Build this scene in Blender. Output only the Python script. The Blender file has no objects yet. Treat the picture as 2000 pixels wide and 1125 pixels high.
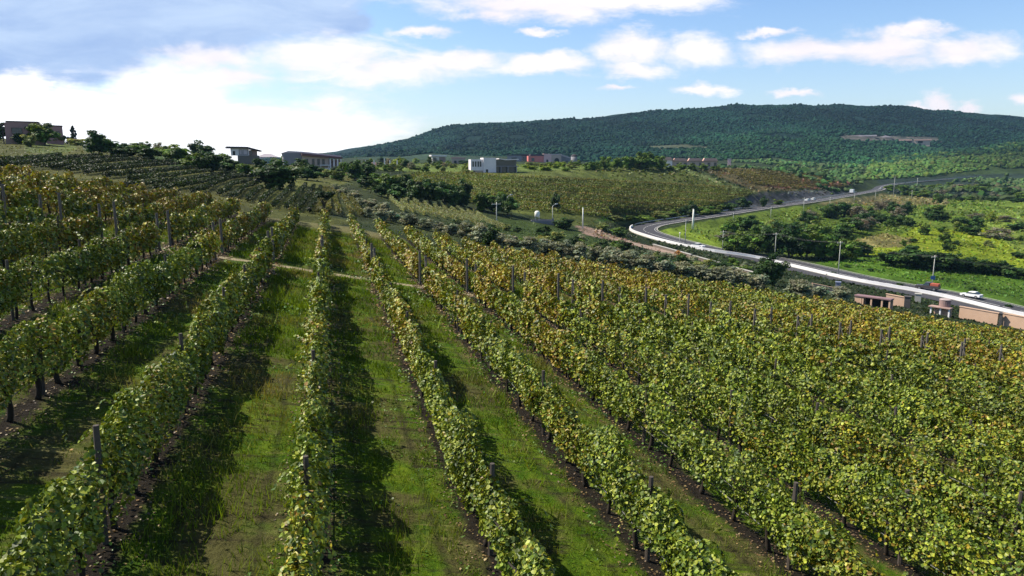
import bpy, math, random
import numpy as np
rng = np.random.default_rng(7); random.seed(7)
scene = bpy.context.scene
COL = scene.collection
R = math.radians
# ------------------------------------------------------------------ camera geometry
F = 1350.0; CX = 1000.0; CY = 562.5; HOR = 335.0
CAMH = 5.7
TH = math.atan((CY - HOR) / F)
ct, st = math.cos(TH), math.sin(TH)
def ue(px, py):
    """photo pixel -> (x/y, z/y) of its viewing ray"""
    X = (np.asarray(px, float) - CX) / F; Y = -(np.asarray(py, float) - CY) / F
    fy = ct + Y * st
    return X / fy, (-st + Y * ct) / fy
def topix(x, y, z):
    fw = y * ct - (z - CAMH) * st; up = y * st + (z - CAMH) * ct
    return CX + F * x / fw, CY - F * up / fw
cam_d = bpy.data.cameras.new('camera'); cam = bpy.data.objects.new('camera', cam_d); COL.objects.link(cam)
cam.location = (0, 0, CAMH); cam.rotation_euler = (math.pi / 2 - TH, 0, 0)
cam_d.sensor_width = 36.0; cam_d.lens = F / 2000 * 36.0; cam_d.clip_end = 30000; cam_d.clip_start = 0.1
scene.camera = cam
# ------------------------------------------------------------------ terrain
UR = float(ue(640, HOR)[0])                    # row direction
RN = math.hypot(UR, 1)
RD = np.array([UR, 1.0]) / RN                  # along the rows
RP = np.array([1.0, -UR]) / RN                 # across the rows, to the right
SLOPE = 0.18
ROWS = 2.75; ROW0 = -0.47                       # spacing, offset of the centre row
def plane(x, y): return -SLOPE * (x * RP[0] + y * RP[1])
def e_plane(u, d): return -CAMH / d - SLOPE * (u * RP[0] + RP[1])
def plane_d(px, py):
    u, e = ue(px, py)
    return u, CAMH / (-(e + SLOPE * (u * RP[0] + RP[1])))
EDGE = [(-300, 312), (-150, 332), (0, 351), (200, 377), (400, 404), (500, 422), (600, 434), (680, 443), (850, 478), (1000, 507), (1150, 534),
        (1250, 551), (1350, 567), (1500, 591), (1650, 616), (1800, 640), (2000, 672), (2300, 724)]
EU, ED = [np.array(a) for a in zip(*[plane_d(*p) for p in EDGE])]
EDGE = None
def edge_d(u): return np.interp(u, EU, ED)
CTL = """
-300 300 85;-300 285 120;-300 262 180;-300 270 320;-300 335 1500;-300 335 3500
0 323 85;0 301 118;0 284 155;0 272 185;0 276 260;0 300 600;0 330 1500;0 335 3500
200 350 80;200 322 112;200 299 150;200 290 180;200 293 250;200 310 600;200 330 1500
400 376 86;400 347 120;400 327 155;400 315 195;400 313 230;400 322 500;400 332 1500;400 335 3500
500 395 90;500 368 122;500 347 160;500 326 215;500 319 260;500 330 480;500 333 1500
600 407 92;600 377 122;600 354 160;600 338 215;600 330 265;600 326 310;600 334 500;600 332 1500;600 330 3500
700 408 110;700 386 140;700 361 180;700 337 235;700 324 300;700 319 380;700 323 600;700 312 1000;700 298 1800;700 320 3500
850 442 115;850 421 145;850 397 180;850 371 215;850 347 255;850 329 310;850 321 380;850 323 600;850 308 1000;850 280 1500;850 263 1850;850 310 3500
1000 471 115;1000 451 145;1000 431 185;1000 401 215;1000 366 250;1000 339 290;1000 326 350;1000 325 500;1000 310 1000;1000 270 1500;1000 244 1850;1000 300 3500
1150 493 120;1150 471 150;1150 446 200;1150 421 225;1150 386 255;1150 351 300;1150 327 360;1150 326 500;1150 312 1000;1150 265 1500;1150 236 1850;1150 300 3500
1250 511 120;1250 491 160;1250 460 235;1250 437 265;1250 406 285;1250 361 325;1250 326 400;1250 327 520;1250 312 1000;1250 262 1500;1250 227 1850
1350 526 125;1350 501 170;1350 478 215;1350 455 250;1350 432 285;1350 412 302;1350 371 350;1350 332 420;1350 331 520;1350 313 1000;1350 255 1500;1350 218 1850;1350 300 3500
1500 551 130;1500 526 180;1500 500 215;1500 461 260;1500 426 310;1500 404 352;1500 383 366;1500 352 430;1500 336 520;1500 334 650;1500 312 1000;1500 250 1500;1500 217 1850
1650 576 135;1650 546 172;1650 501 220;1650 451 280;1650 411 370;1650 386 490;1650 364 525;1650 350 620;1650 345 700;1650 315 1050;1650 252 1500;1650 215 1850;1650 300 3500
1800 366 640;1900 359 680;2000 353 710;1720 592 135;1720 560 165;1720 515 205;1720 460 280;1720 415 370;1720 380 530;1720 366 600;1720 350 700;1720 320 950
1800 603 135;1800 583 155;1800 541 185;1800 491 230;1800 441 300;1800 406 400;1800 376 560;1800 356 720;1800 312 950;1800 309 1000;1800 299 1200;1800 255 1550;1800 223 1850
1900 620 135;1900 596 152;1900 540 190;1900 480 250;1900 420 350;1900 370 600;1900 348 770;1900 300 1000;1900 297 1040;1900 296 1250;1900 255 1550;1900 230 1850
2000 640 125;2000 616 142;2000 571 170;2000 511 220;2000 451 290;2000 406 390;2000 366 620;2000 339 820;2000 288 1030;2000 286 1080;2000 288 1300;2000 258 1550;2000 239 1850;2000 300 3500
2300 690 125;2300 660 145;2300 600 175;2300 530 230;2300 450 320;2300 400 420;2300 330 820;2300 285 1030;2300 290 1300;2300 262 1850;2300 310 3500
"""
cu, cd_, cr = [], [], []
for tok in CTL.replace('\n', ';').split(';'):
    if not tok.strip(): continue
    a, b, c = map(float, tok.split())
    u, e = ue(a, b)
    cu.append(float(u)); cd_.append(c); cr.append(float(e - e_plane(u, c)))
for px in range(-300, 2301, 130):
    u = float(ue(px, 500)[0])
    for fr in (0.05, 0.12, 0.25, 0.45, 0.7, 0.9, 0.985):
        cu.append(u); cd_.append(float(edge_d(u)) * fr); cr.append(0.0)
cu, cd_, cr = map(np.array, (cu, cd_, cr))
def feat(u, d): return np.stack([u * 2.0, np.log(d) * 1.2], -1)
P = feat(cu, cd_); n = len(P)
def kern(r2): return 0.5 * r2 * np.log(r2 + 1e-12)
D2 = ((P[:, None] - P[None]) ** 2).sum(-1)
A = np.zeros((n + 3, n + 3)); A[:n, :n] = kern(D2) + np.eye(n) * 1e-4
A[:n, n] = 1; A[:n, n + 1:] = P; A[n, :n] = 1; A[n + 1:, :n] = P.T
W = np.linalg.solve(A, np.concatenate([cr, np.zeros(3)]))
UMIN, UMAX = float(ue(-300, 400)[0]), float(ue(2300, 400)[0])
def er_tps(u, d):
    out = np.empty(u.shape)
    for s in range(0, len(u), 20000):
        Q = feat(u[s:s + 20000], d[s:s + 20000])
        k = kern(((Q[:, None] - P[None]) ** 2).sum(-1))
        out[s:s + 20000] = k @ W[:n] + W[n] + Q @ W[n + 1:]
    return out
def sstep(a, b, x):
    t = np.clip((x - a) / (b - a), 0, 1); return t * t * (3 - 2 * t)
def terrain_base(x, y):
    x = np.atleast_1d(np.asarray(x, float)); y = np.atleast_1d(np.asarray(y, float))
    z = plane(x, y)
    m = y > 2.5
    d = np.clip(y[m], 3, 3600); u = np.clip(x[m] / y[m], UMIN, UMAX)
    er = er_tps(u, d) * sstep(0.93, 1.04, d / edge_d(u))
    e = e_plane(u, d) + er
    zz = CAMH + e * y[m]
    un = x[m] / y[m]; off = np.abs(un - u)      # outside the view: level out gently
    zz2 = CAMH + e * d
    z[m] = np.where((off > 0) & (d > 30), zz2, zz)
    z = np.clip(z, -60, 400)
    return z
ROADS = []                                       # (pts Nx3, half width, skirt)
def terrain(x, y):
    x = np.atleast_1d(np.asarray(x, float)); y = np.atleast_1d(np.asarray(y, float))
    z = terrain_base(x, y)
    for pts, hw, sk, dz in ROADS:
        lo = pts[:, :2].min(0) - hw - sk; hi = pts[:, :2].max(0) + hw + sk
        m = (x > lo[0]) & (x < hi[0]) & (y > lo[1]) & (y < hi[1])
        if not m.any(): continue
        q = np.stack([x[m], y[m]], -1); best = np.full(len(q), 1e9); bz = np.zeros(len(q))
        for i in range(len(pts) - 1):
            a = pts[i, :2]; b = pts[i + 1, :2]; ab = b - a
            t = np.clip(((q - a) @ ab) / (ab @ ab), 0, 1)
            dd = np.hypot(*(q - a - t[:, None] * ab).T)
            k = dd < best
            best[k] = dd[k]; bz[k] = (pts[i, 2] + t * (pts[i + 1, 2] - pts[i, 2]))[k]
        w = sstep(hw, hw + sk, best)
        z[m] = (bz - dz) * (1 - w) + z[m] * w
    return z
def at(px, py, dmin=6.0, dmax=3000.0, fn=None):
    """first point of the terrain under a photo pixel"""
    u, e = ue(px, py); fn = fn or terrain
    def first(d):
        g = fn(u * d, d) - (CAMH + e * d)
        return g, int(np.argmax(g > 0))
    d = np.geomspace(dmin, dmax, 240); g, i = first(d)
    if not (g > 0).any(): dd = d[int(np.argmax(g / d))]
    elif i == 0: dd = d[0]
    else:
        d = np.linspace(d[i - 1], d[i], 10); g, i = first(d); i = max(i, 1)
        dd = d[i - 1] + (d[i] - d[i - 1]) * (-g[i - 1]) / (g[i] - g[i - 1])
    x, y = float(u * dd), float(dd)
    return np.array([x, y, float(fn(x, y)[0])])
# ------------------------------------------------------------------ mesh helpers
def tag(o, label=None, cat=None, group=None, kind=None):
    if label: o['label'] = label
    if cat: o['category'] = cat
    if group: o['group'] = group
    if kind: o['kind'] = kind
    return o
def empty(name, loc, rz=0.0):
    o = bpy.data.objects.new(name, None); COL.objects.link(o)
    o.location = loc; o.rotation_euler = (0, 0, rz); o.empty_display_size = 0.2
    return o
def raw_mesh(name, V, loops, starts, totals, mat, smooth=False, colors=None):
    me = bpy.data.meshes.new(name)
    me.vertices.add(len(V)); me.vertices.foreach_set('co', np.asarray(V, np.float32).ravel())
    me.loops.add(len(loops)); me.loops.foreach_set('vertex_index', np.asarray(loops, np.int32))
    me.polygons.add(len(starts)); me.polygons.foreach_set('loop_start', np.asarray(starts, np.int32))
    me.polygons.foreach_set('loop_total', np.asarray(totals, np.int32))
    me.polygons.foreach_set('use_smooth', np.full(len(starts), bool(smooth)))
    if colors is not None:
        a = me.color_attributes.new('tint', 'FLOAT_COLOR', 'POINT')
        c = np.ones((len(V), 4), np.float32); c[:, :3] = colors
        a.data.foreach_set('color', c.ravel())
    me.update(calc_edges=True); me.validate()
    if mat: me.materials.append(mat)
    return me
def link(name, me, parent=None, loc=(0, 0, 0)):
    o = bpy.data.objects.new(name, me); COL.objects.link(o); o.parent = parent; o.location = loc
    return o
class MB:
    """collects shapes into one mesh"""
    def __init__(s): s.V = []; s.F = []; s.n = 0; s.C = []
    def add(s, V, F, c=None):
        V = np.asarray(V, float).reshape(-1, 3)
        s.V.append(V); s.F += [[i + s.n for i in f] for f in F]; s.n += len(V)
        s.C.append(np.tile(np.asarray(c if c is not None else (1, 1, 1), float), (len(V), 1)))
        return s
    def box(s, x0, x1, y0, y1, z0, z1, top=0.0):
        t = top
        V = [(x0, y0, z0), (x1, y0, z0), (x1, y1, z0), (x0, y1, z0), (x0 + t, y0 + t, z1), (x1 - t, y0 + t, z1), (x1 - t, y1 - t, z1), (x0 + t, y1 - t, z1)]
        return s.add(V, [(0, 3, 2, 1), (4, 5, 6, 7), (0, 1, 5, 4), (1, 2, 6, 5), (2, 3, 7, 6), (3, 0, 4, 7)])
    def hexa(s, V8):
        return s.add(V8, [(0, 3, 2, 1), (4, 5, 6, 7), (0, 1, 5, 4), (1, 2, 6, 5), (2, 3, 7, 6), (3, 0, 4, 7)])
    def tube(s, pts, rad, k=6, cap=True):
        pts = np.asarray(pts, float); m = len(pts)
        rad = np.broadcast_to(np.asarray(rad, float), (m,))
        T = np.gradient(pts, axis=0); T /= np.linalg.norm(T, axis=1)[:, None] + 1e-9
        ref = np.array([0, 0, 1.0]) if abs(T[0][2]) < 0.9 else np.array([1.0, 0, 0])
        N = np.cross(T, ref); N /= np.linalg.norm(N, axis=1)[:, None] + 1e-9; B = np.cross(T, N)
        a = np.arange(k) / k * 2 * math.pi
        V = (pts[:, None] + rad[:, None, None] * (np.cos(a)[None, :, None] * N[:, None] + np.sin(a)[None, :, None] * B[:, None])).reshape(-1, 3)
        Fc = [(i * k + j, i * k + (j + 1) % k, (i + 1) * k + (j + 1) % k, (i + 1) * k + j) for i in range(m - 1) for j in range(k)]
        if cap: Fc += [tuple(range(k))[::-1], tuple((m - 1) * k + j for j in range(k))]
        return s.add(V, Fc)
    def cyl(s, c, ax, r, h, k=12, r2=None):
        c = np.asarray(c, float); ax = np.asarray(ax, float)
        return s.tube([c, c + ax * h], [r, r if r2 is None else r2], k)
    def prism(s, poly, y0, y1, axis='y'):
        """extrude an (x,z) outline along y (or, axis x: a (y,z) outline along x)"""
        m = len(poly)
        if axis == 'y': V = [(a, y0, b) for a, b in poly] + [(a, y1, b) for a, b in poly]
        else: V = [(y0, a, b) for a, b in poly] + [(y1, a, b) for a, b in poly]
        Fc = [tuple(range(m)), tuple(range(2 * m - 1, m - 1, -1))] + [(i, i + m, (i + 1) % m + m, (i + 1) % m) for i in range(m)]
        return s.add(V, Fc)
    def mesh(s, name, mat, smooth=False, colors=False):
        V = np.concatenate(s.V); tot = [len(f) for f in s.F]
        loops = [i for f in s.F for i in f]; st_ = np.concatenate([[0], np.cumsum(tot)[:-1]])
        return raw_mesh(name, V, loops, st_, tot, mat, smooth, np.concatenate(s.C) if colors else None)
    def build(s, name, mat, parent=None, smooth=False, bevel=0.0, loc=(0, 0, 0)):
        me = s.mesh(name, mat, smooth)
        o = link(name, me, parent, loc)
        import bmesh
        bm = bmesh.new(); bm.from_mesh(me); bmesh.ops.recalc_face_normals(bm, faces=bm.faces)
        if bevel: bmesh.ops.bevel(bm, geom=bm.edges[:], offset=bevel, segments=2, affect='EDGES', profile=0.6)
        bm.to_mesh(me); bm.free()
        return o
# leaves: many small folded faces in one mesh -------------------------------------------------
LEAF = np.array([(0, 0, 0), (-.5, .38, .13), (-.33, .82, .10), (0, 1.0, 0), (.33, .82, .10), (.5, .38, .13)])
LEAF_F = [(0, 3, 2, 1), (0, 5, 4, 3)]
QUAD = np.array([(0, 0, 0), (-.5, .5, .08), (0, 1.0, 0), (.5, .5, .08)])
def leaf_arrays(C, N, size, fine=True, droop=None):
    """C centres, N normals, size per leaf -> V, loops, starts, totals (verts per leaf)"""
    m = len(C)
    N = N / (np.linalg.norm(N, axis=1)[:, None] + 1e-9)
    t = rng.normal(size=(m, 3))
    if droop is not None: t[:, 2] -= droop
    t -= (t * N).sum(1)[:, None] * N; t /= np.linalg.norm(t, axis=1)[:, None] + 1e-9
    b = np.cross(N, t)
    L = LEAF if fine else QUAD
    asp = rng.uniform(0.75, 1.15, m)
    S = size[:, None, None]
    V = C[:, None] + S * (L[None, :, 0, None] * asp[:, None, None] * b[:, None] + (L[None, :, 1, None] - .5) * t[:, None] + L[None, :, 2, None] * N[:, None])
    k = len(L)
    if fine:
        f = np.array([0, 3, 2, 1, 0, 5, 4, 3])
        loops = (np.arange(m)[:, None] * k + f[None]).ravel(); nf = 2 * m
    else:
        f = np.array([0, 3, 2, 1]); loops = (np.arange(m)[:, None] * k + f[None]).ravel(); nf = m
    return V.reshape(-1, 3), loops, np.arange(nf) * 4, np.full(nf, 4), k
def leaf_mesh(name, C, N, size, colors, mat, fine=True, droop=None):
    V, lo, s_, t_, k = leaf_arrays(C, N, size, fine, droop)
    return raw_mesh(name, V, lo, s_, t_, mat, False, np.repeat(colors, k, 0))
def vnoise(p, seed=0):
    """cheap smooth 3-D value noise, p Nx3 -> -1..1"""
    p = np.asarray(p, float); i = np.floor(p).astype(np.int64); f = p - i; f = f * f * (3 - 2 * f)
    def h(a, b, c):
        v = (a * 374761393 + b * 668265263 + c * 2147483647 + seed * 1274126177) & 0xffffffff
        v = ((v ^ (v >> 13)) * 1274126177) & 0xffffffff
        return ((v ^ (v >> 16)) & 0xffff) / 32767.5 - 1
    r = 0
    for dx in (0, 1):
        for dy in (0, 1):
            for dz in (0, 1):
                w = (f[:, 0] if dx else 1 - f[:, 0]) * (f[:, 1] if dy else 1 - f[:, 1]) * (f[:, 2] if dz else 1 - f[:, 2])
                r = r + w * h(i[:, 0] + dx, i[:, 1] + dy, i[:, 2] + dz)
    return r
def n1(t, seed=0):
    t = np.asarray(t, float); return vnoise(np.stack([t, t * 0 + seed * 7.3, t * 0], -1), seed)
# ------------------------------------------------------------------ materials
def mat_new(name):
    m = bpy.data.materials.new(name); m.use_nodes = True
    nt = m.node_tree; nt.nodes.clear(); return m, nt
def nd(nt, t, **kw):
    x = nt.nodes.new(t)
    for k, v in kw.items():
        if k in x.inputs: x.inputs[k].default_value = v
        else: setattr(x, k, v)
    return x
def simple(name, col, rough=0.8, noise=0.18, scale=3.0, metal=0.0, bump=0.0, spec=0.4):
    m, nt = mat_new(name); L = nt.links.new
    o = nd(nt, 'ShaderNodeOutputMaterial'); p = nd(nt, 'ShaderNodeBsdfPrincipled')
    p.inputs['Roughness'].default_value = rough; p.inputs['Metallic'].default_value = metal
    p.inputs['Specular IOR Level'].default_value = spec
    g = nd(nt, 'ShaderNodeNewGeometry'); nz = nd(nt, 'ShaderNodeTexNoise'); nz.inputs['Scale'].default_value = scale; nz.inputs['Detail'].default_value = 6
    L(g.outputs['Position'], nz.inputs['Vector'])
    mx = nd(nt, 'ShaderNodeMix', data_type='RGBA')
    a = [c * (1 - noise * 1.6) for c in col]; b = [min(1, c * (1 + noise)) for c in col]
    mx.inputs['A'].default_value = (*a, 1); mx.inputs['B'].default_value = (*b, 1)
    L(nz.outputs['Fac'], mx.inputs['Factor']); L(mx.outputs['Result'], p.inputs['Base Color'])
    if bump:
        bp = nd(nt, 'ShaderNodeBump'); bp.inputs['Strength'].default_value = bump; L(nz.outputs['Fac'], bp.inputs['Height']); L(bp.outputs['Normal'], p.inputs['Normal'])
    L(p.outputs[0], o.inputs[0]); return m
def leaf_mat(name, trans=0.35, rough=0.42, spec=0.5, gain=1.0):
    m, nt = mat_new(name); L = nt.links.new
    o = nd(nt, 'ShaderNodeOutputMaterial'); a = nd(nt, 'ShaderNodeAttribute', attribute_name='tint')
    oi = nd(nt, 'ShaderNodeObjectInfo')
    hs = nd(nt, 'ShaderNodeHueSaturation')
    mr = nd(nt, 'ShaderNodeMapRange'); mr.inputs['To Min'].default_value = 0.82 * gain; mr.inputs['To Max'].default_value = 1.18 * gain
    L(oi.outputs['Random'], mr.inputs['Value']); L(mr.outputs[0], hs.inputs['Value']); L(a.outputs['Color'], hs.inputs['Color'])
    p = nd(nt, 'ShaderNodeBsdfPrincipled'); p.inputs['Roughness'].default_value = rough; p.inputs['Specular IOR Level'].default_value = spec
    L(hs.outputs[0], p.inputs['Base Color'])
    t = nd(nt, 'ShaderNodeBsdfTranslucent')
    tm = nd(nt, 'ShaderNodeMix', data_type='RGBA', blend_type='MULTIPLY'); tm.inputs['Factor'].default_value = 1; tm.inputs['B'].default_value = (1.35, 1.25, 0.5, 1)
    L(hs.outputs[0], tm.inputs['A']); L(tm.outputs['Result'], t.inputs['Color'])
    mx = nd(nt, 'ShaderNodeMixShader'); mx.inputs[0].default_value = trans
    L(p.outputs[0], mx.inputs[1]); L(t.outputs[0], mx.inputs[2]); L(mx.outputs[0], o.inputs[0])
    return m
ORD = ('first second third fourth fifth sixth seventh eighth ninth tenth eleventh twelfth thirteenth fourteenth fifteenth sixteenth seventeenth eighteenth nineteenth twentieth '
       'twenty-first twenty-second twenty-third twenty-fourth twenty-fifth twenty-sixth twenty-seventh twenty-eighth twenty-ninth thirtieth thirty-first thirty-second thirty-third '
       'thirty-fourth thirty-fifth thirty-sixth thirty-seventh thirty-eighth thirty-ninth fortieth').split()
# ------------------------------------------------------------------ light and sky
SUN_EL = R(50); SUN_AZ = math.atan2(-0.97, 0.25)          # azimuth from +Y towards +X
sdir = np.array([math.sin(SUN_AZ) * math.cos(SUN_EL), math.cos(SUN_AZ) * math.cos(SUN_EL), math.sin(SUN_EL)])
from mathutils import Vector
sl = bpy.data.lights.new('sun', 'SUN'); sl.energy = 4.5; sl.angle = R(0.53); sl.color = (1.0, 0.93, 0.80)
so = bpy.data.objects.new('sun', sl); COL.objects.link(so); so.location = (-60, 20, 90)
so.rotation_euler = Vector(sdir).to_track_quat('Z', 'Y').to_euler()
world = bpy.data.worlds.new('World'); scene.world = world; world.use_nodes = True
nt = world.node_tree; nt.nodes.clear(); L = nt.links.new
def M(op, a, b=None, c=None, clamp=False):
    x = nt.nodes.new('ShaderNodeMath'); x.operation = op; x.use_clamp = clamp
    for i, v in enumerate((a, b, c)):
        if v is None: continue
        if isinstance(v, (int, float)): x.inputs[i].default_value = v
        else: L(v, x.inputs[i])
    return x.outputs[0]
def MR(v, a, b, c=0.0, d=1.0):
    x = nt.nodes.new('ShaderNodeMapRange'); x.interpolation_type = 'SMOOTHSTEP'
    for k, w in zip(('From Min', 'From Max', 'To Min', 'To Max'), (a, b, c, d)): x.inputs[k].default_value = w
    L(v, x.inputs['Value']); return x.outputs[0]
def MIX(f, a, b):
    x = nt.nodes.new('ShaderNodeMix'); x.data_type = 'RGBA'
    if isinstance(f, (int, float)): x.inputs['Factor'].default_value = f
    else: L(f, x.inputs['Factor'])
    for k, v in (('A', a), ('B', b)):
        if isinstance(v, tuple): x.inputs[k].default_value = (*v, 1)
        else: L(v, x.inputs[k])
    return x.outputs['Result']
sky = nd(nt, 'ShaderNodeTexSky', sky_type='NISHITA', sun_disc=False)
sky.sun_elevation = SUN_EL; sky.sun_rotation = SUN_AZ % (2 * math.pi); sky.air_density = 1.0; sky.dust_density = 1.2; sky.ozone_density = 1.5
tc = nd(nt, 'ShaderNodeTexCoord'); sx = nd(nt, 'ShaderNodeSeparateXYZ'); L(tc.outputs['Generated'], sx.inputs[0])
yy = M('MAXIMUM', sx.outputs[1], 0.05)
U = M('DIVIDE', sx.outputs[0], yy); Vv = M('DIVIDE', sx.outputs[2], yy)
cv = nd(nt, 'ShaderNodeCombineXYZ'); L(U, cv.inputs[0]); L(Vv, cv.inputs[1])
def noise(sc, det=8, rough=0.55, off=(0, 0, 0), stretch=(1, 1, 1), dist=0.0):
    mp = nd(nt, 'ShaderNodeMapping'); mp.inputs['Location'].default_value = off; mp.inputs['Scale'].default_value = stretch
    L(cv.outputs[0], mp.inputs['Vector'])
    z = nd(nt, 'ShaderNodeTexNoise'); z.inputs['Scale'].default_value = sc; z.inputs['Detail'].default_value = det; z.inputs['Roughness'].default_value = rough
    z.inputs['Distortion'].default_value = dist
    L(mp.outputs[0], z.inputs['Vector']); return M('MULTIPLY_ADD', z.outputs['Fac'], 2.0, -1.0)
wa = noise(9, 6, .6, (0, 0, 0), (1, 1.6, 1)); wb = noise(11, 6, .6, (5, 3, 0), (1, 1.6, 1)); wc = noise(34, 5, .6, (2, 8, 0), (1, 1.8, 1))
U = M('ADD', U, M('ADD', M('MULTIPLY', wa, 0.055), M('MULTIPLY', wc, 0.012))); Vv = M('ADD', Vv, M('ADD', M('MULTIPLY', wb, 0.022), M('MULTIPLY', wc, 0.008)))
def blobs(lst):
    out = None
    for px, py, a, b in lst:
        u0, v0 = ue(px, py); a /= F; b /= F
        du = M('DIVIDE', M('SUBTRACT', U, float(u0)), a); dv = M('DIVIDE', M('SUBTRACT', Vv, float(v0)), b)
        f = M('SUBTRACT', 1.0, M('SQRT', M('ADD', M('MULTIPLY', du, du), M('MULTIPLY', dv, dv))))
        out = f if out is None else M('MAXIMUM', out, f)
    return out
white = blobs([(130, 262, 460, 125), (330, 190, 150, 95), (420, 118, 120, 42), (560, 262, 330, 95), (640, 110, 190, 55), (760, 128, 210, 45), (880, 118, 130, 28), (1060, 125, 120, 22),
               (1060, 10, 330, 34), (960, 28, 90, 26), (830, 66, 90, 14), (1200, 0, 220, 30), (1250, 92, 95, 42), (1350, 100, 110, 42), (1250, 135, 90, 22),
               (1560, 100, 150, 34), (1720, 95, 160, 40), (1890, 95, 130, 34), (1790, 62, 80, 20), (1500, 60, 60, 12), (1840, 205, 34, 34), (1790, 212, 40, 14), (1885, 213, 28, 18),
               (1375, 175, 70, 14), (1190, 170, 60, 9), (1550, 183, 60, 9), (1990, 195, 30, 14), (1050, 62, 50, 9), (450, 150, 120, 30), (20, 165, 120, 40)])
grey = blobs([(180, 20, 500, 120), (560, 0, 170, 75), (660, 42, 80, 36), (110, 120, 230, 70), (320, 70, 230, 60)])
na = noise(6.5, 10, 0.62, (3.1, 1.7, 0), (1, 3.4, 1), 0.5); nb = noise(2.4, 8, 0.55, (7.7, 2.2, 0), (1, 1.8, 1), 0.6); nf = noise(22, 6, 0.6, (1.2, 4.4, 0), (1, 3.2, 1))
wf = M('ADD', white, M('ADD', M('MULTIPLY', na, 0.75), M('MULTIPLY', nf, 0.34)))
gf = M('ADD', grey, M('ADD', M('MULTIPLY', nb, 0.55), M('MULTIPLY', na, 0.25)))
wm = MR(wf, -0.08, 0.80); gm = MR(gf, -0.05, 0.42)
skyc = nd(nt, 'ShaderNodeMix', data_type='RGBA', blend_type='MULTIPLY'); skyc.inputs['Factor'].default_value = 1.0
L(sky.outputs[0], skyc.inputs['A']); L(MIX(MR(sx.outputs[2], 0.0, 0.32), (2.6, 2.62, 2.7), (1.86, 2.25, 2.7)), skyc.inputs['B'])
base = MIX(MR(sx.outputs[2], 0.38, 0.8), skyc.outputs['Result'], sky.outputs[0])
wcol = MIX(MR(M('ADD', nb, M('MULTIPLY', na, .6)), -0.6, 0.7), (13.4, 12.6, 13.3), (17.5, 16.6, 17.2))
gcol = MIX(MR(M('ADD', na, nb), -0.7, 0.7), (5.0, 7.2, 12.0), (8.4, 10.6, 14.2))
bright = blobs([(100, 262, 560, 150), (520, 285, 380, 110)])          # the bank near the sun, thin and white
wcol = MIX(MR(bright, 0.0, 0.6), wcol, (22, 21.6, 22))
c1 = MIX(gm, base, gcol); c2 = MIX(wm, c1, wcol)
bg = nd(nt, 'ShaderNodeBackground'); bg.inputs['Strength'].default_value = 0.045
L(c2, bg.inputs['Color']); wo = nd(nt, 'ShaderNodeOutputWorld'); L(bg.outputs[0], wo.inputs[0])
scene.view_settings.view_transform = 'Standard'; scene.view_settings.look = 'None'; scene.view_settings.gamma = 1.0; scene.view_settings.exposure = 0.7
cy = scene.cycles; cy.max_bounces = 4; cy.diffuse_bounces = 2; cy.glossy_bounces = 2; cy.transmission_bounces = 3; cy.transparent_max_bounces = 4; cy.volume_bounces = 0
cy.caustics_reflective = False; cy.caustics_refractive = False; cy.sample_clamp_indirect = 4.0
# ------------------------------------------------------------------ roads: centre lines
def smooth_line(P_, n_=12):
    P_ = np.asarray(P_, float); out = []
    Q = np.concatenate([[2 * P_[0] - P_[1]], P_, [2 * P_[-1] - P_[-2]]])
    for i in range(1, len(Q) - 2):
        a, b, c, d = Q[i - 1:i + 3]
        for t in np.arange(n_) / n_:
            out.append(0.5 * (2 * b + (c - a) * t + (2 * a - 5 * b + 4 * c - d) * t * t + (3 * b - a - 3 * c + d) * t ** 3))
    out.append(P_[-1]); return np.array(out)
def lowpass(p, it=30, cols=slice(0, 3)):
    p = p.copy()
    for _ in range(it): p[1:-1, cols] = 0.25 * p[:-2, cols] + 0.5 * p[1:-1, cols] + 0.25 * p[2:, cols]
    return p
def resample(q, step=3.0):
    c = np.concatenate([[0], np.cumsum(np.linalg.norm(np.diff(q[:, :2], axis=0), axis=1))]); s = np.linspace(0, c[-1], int(c[-1] / step) + 2)
    return np.stack([np.interp(s, c, q[:, i]) for i in range(3)], -1)
def pix_line(pp, n_=10, it=6, zit=30):
    q = resample(smooth_line(np.array([at(a, b, fn=terrain_base) for a, b in pp]), n_))
    q = lowpass(q, it); q = lowpass(q, zit, slice(2, 3)); return q
MAIN_PX = [(2130, 636), (2000, 606), (1900, 585), (1800, 565), (1700, 546), (1600, 526), (1500, 506), (1400, 486.5), (1320, 470), (1272, 458.5), (1254, 449), (1266, 440.5), (1305, 433.5), (1353, 427), (1420, 416.5), (1500, 404.5),
           (1590, 392), (1670, 379), (1712, 371), (1724, 364), (1752, 358.5), (1800, 354), (1880, 347), (2000, 338), (2120, 330)]
road = pix_line(MAIN_PX)
LANE_PX = [(1170, 446), (1158, 452), (1165, 459), (1195, 467), (1245, 480), (1300, 494), (1330, 501)]

def offset(p, o):
    T = np.gradient(p[:, :2], axis=0); T /= np.linalg.norm(T, axis=1)[:, None]
    q = p.copy(); q[:, 0] += T[:, 1] * o; q[:, 1] -= T[:, 0] * o; return q
_rp = topix(*road.T)[0]
SERV_I = int(np.argmin(np.abs(_rp - 1400) + 1e4 * (np.arange(len(road)) > int(np.argmin(_rp)))))
ROADS.append((road, 6.6, 8.0, 0.12)); ROADS.append((offset(road, -6.5)[:SERV_I], 4.6, 3.5, 0.12))
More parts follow.
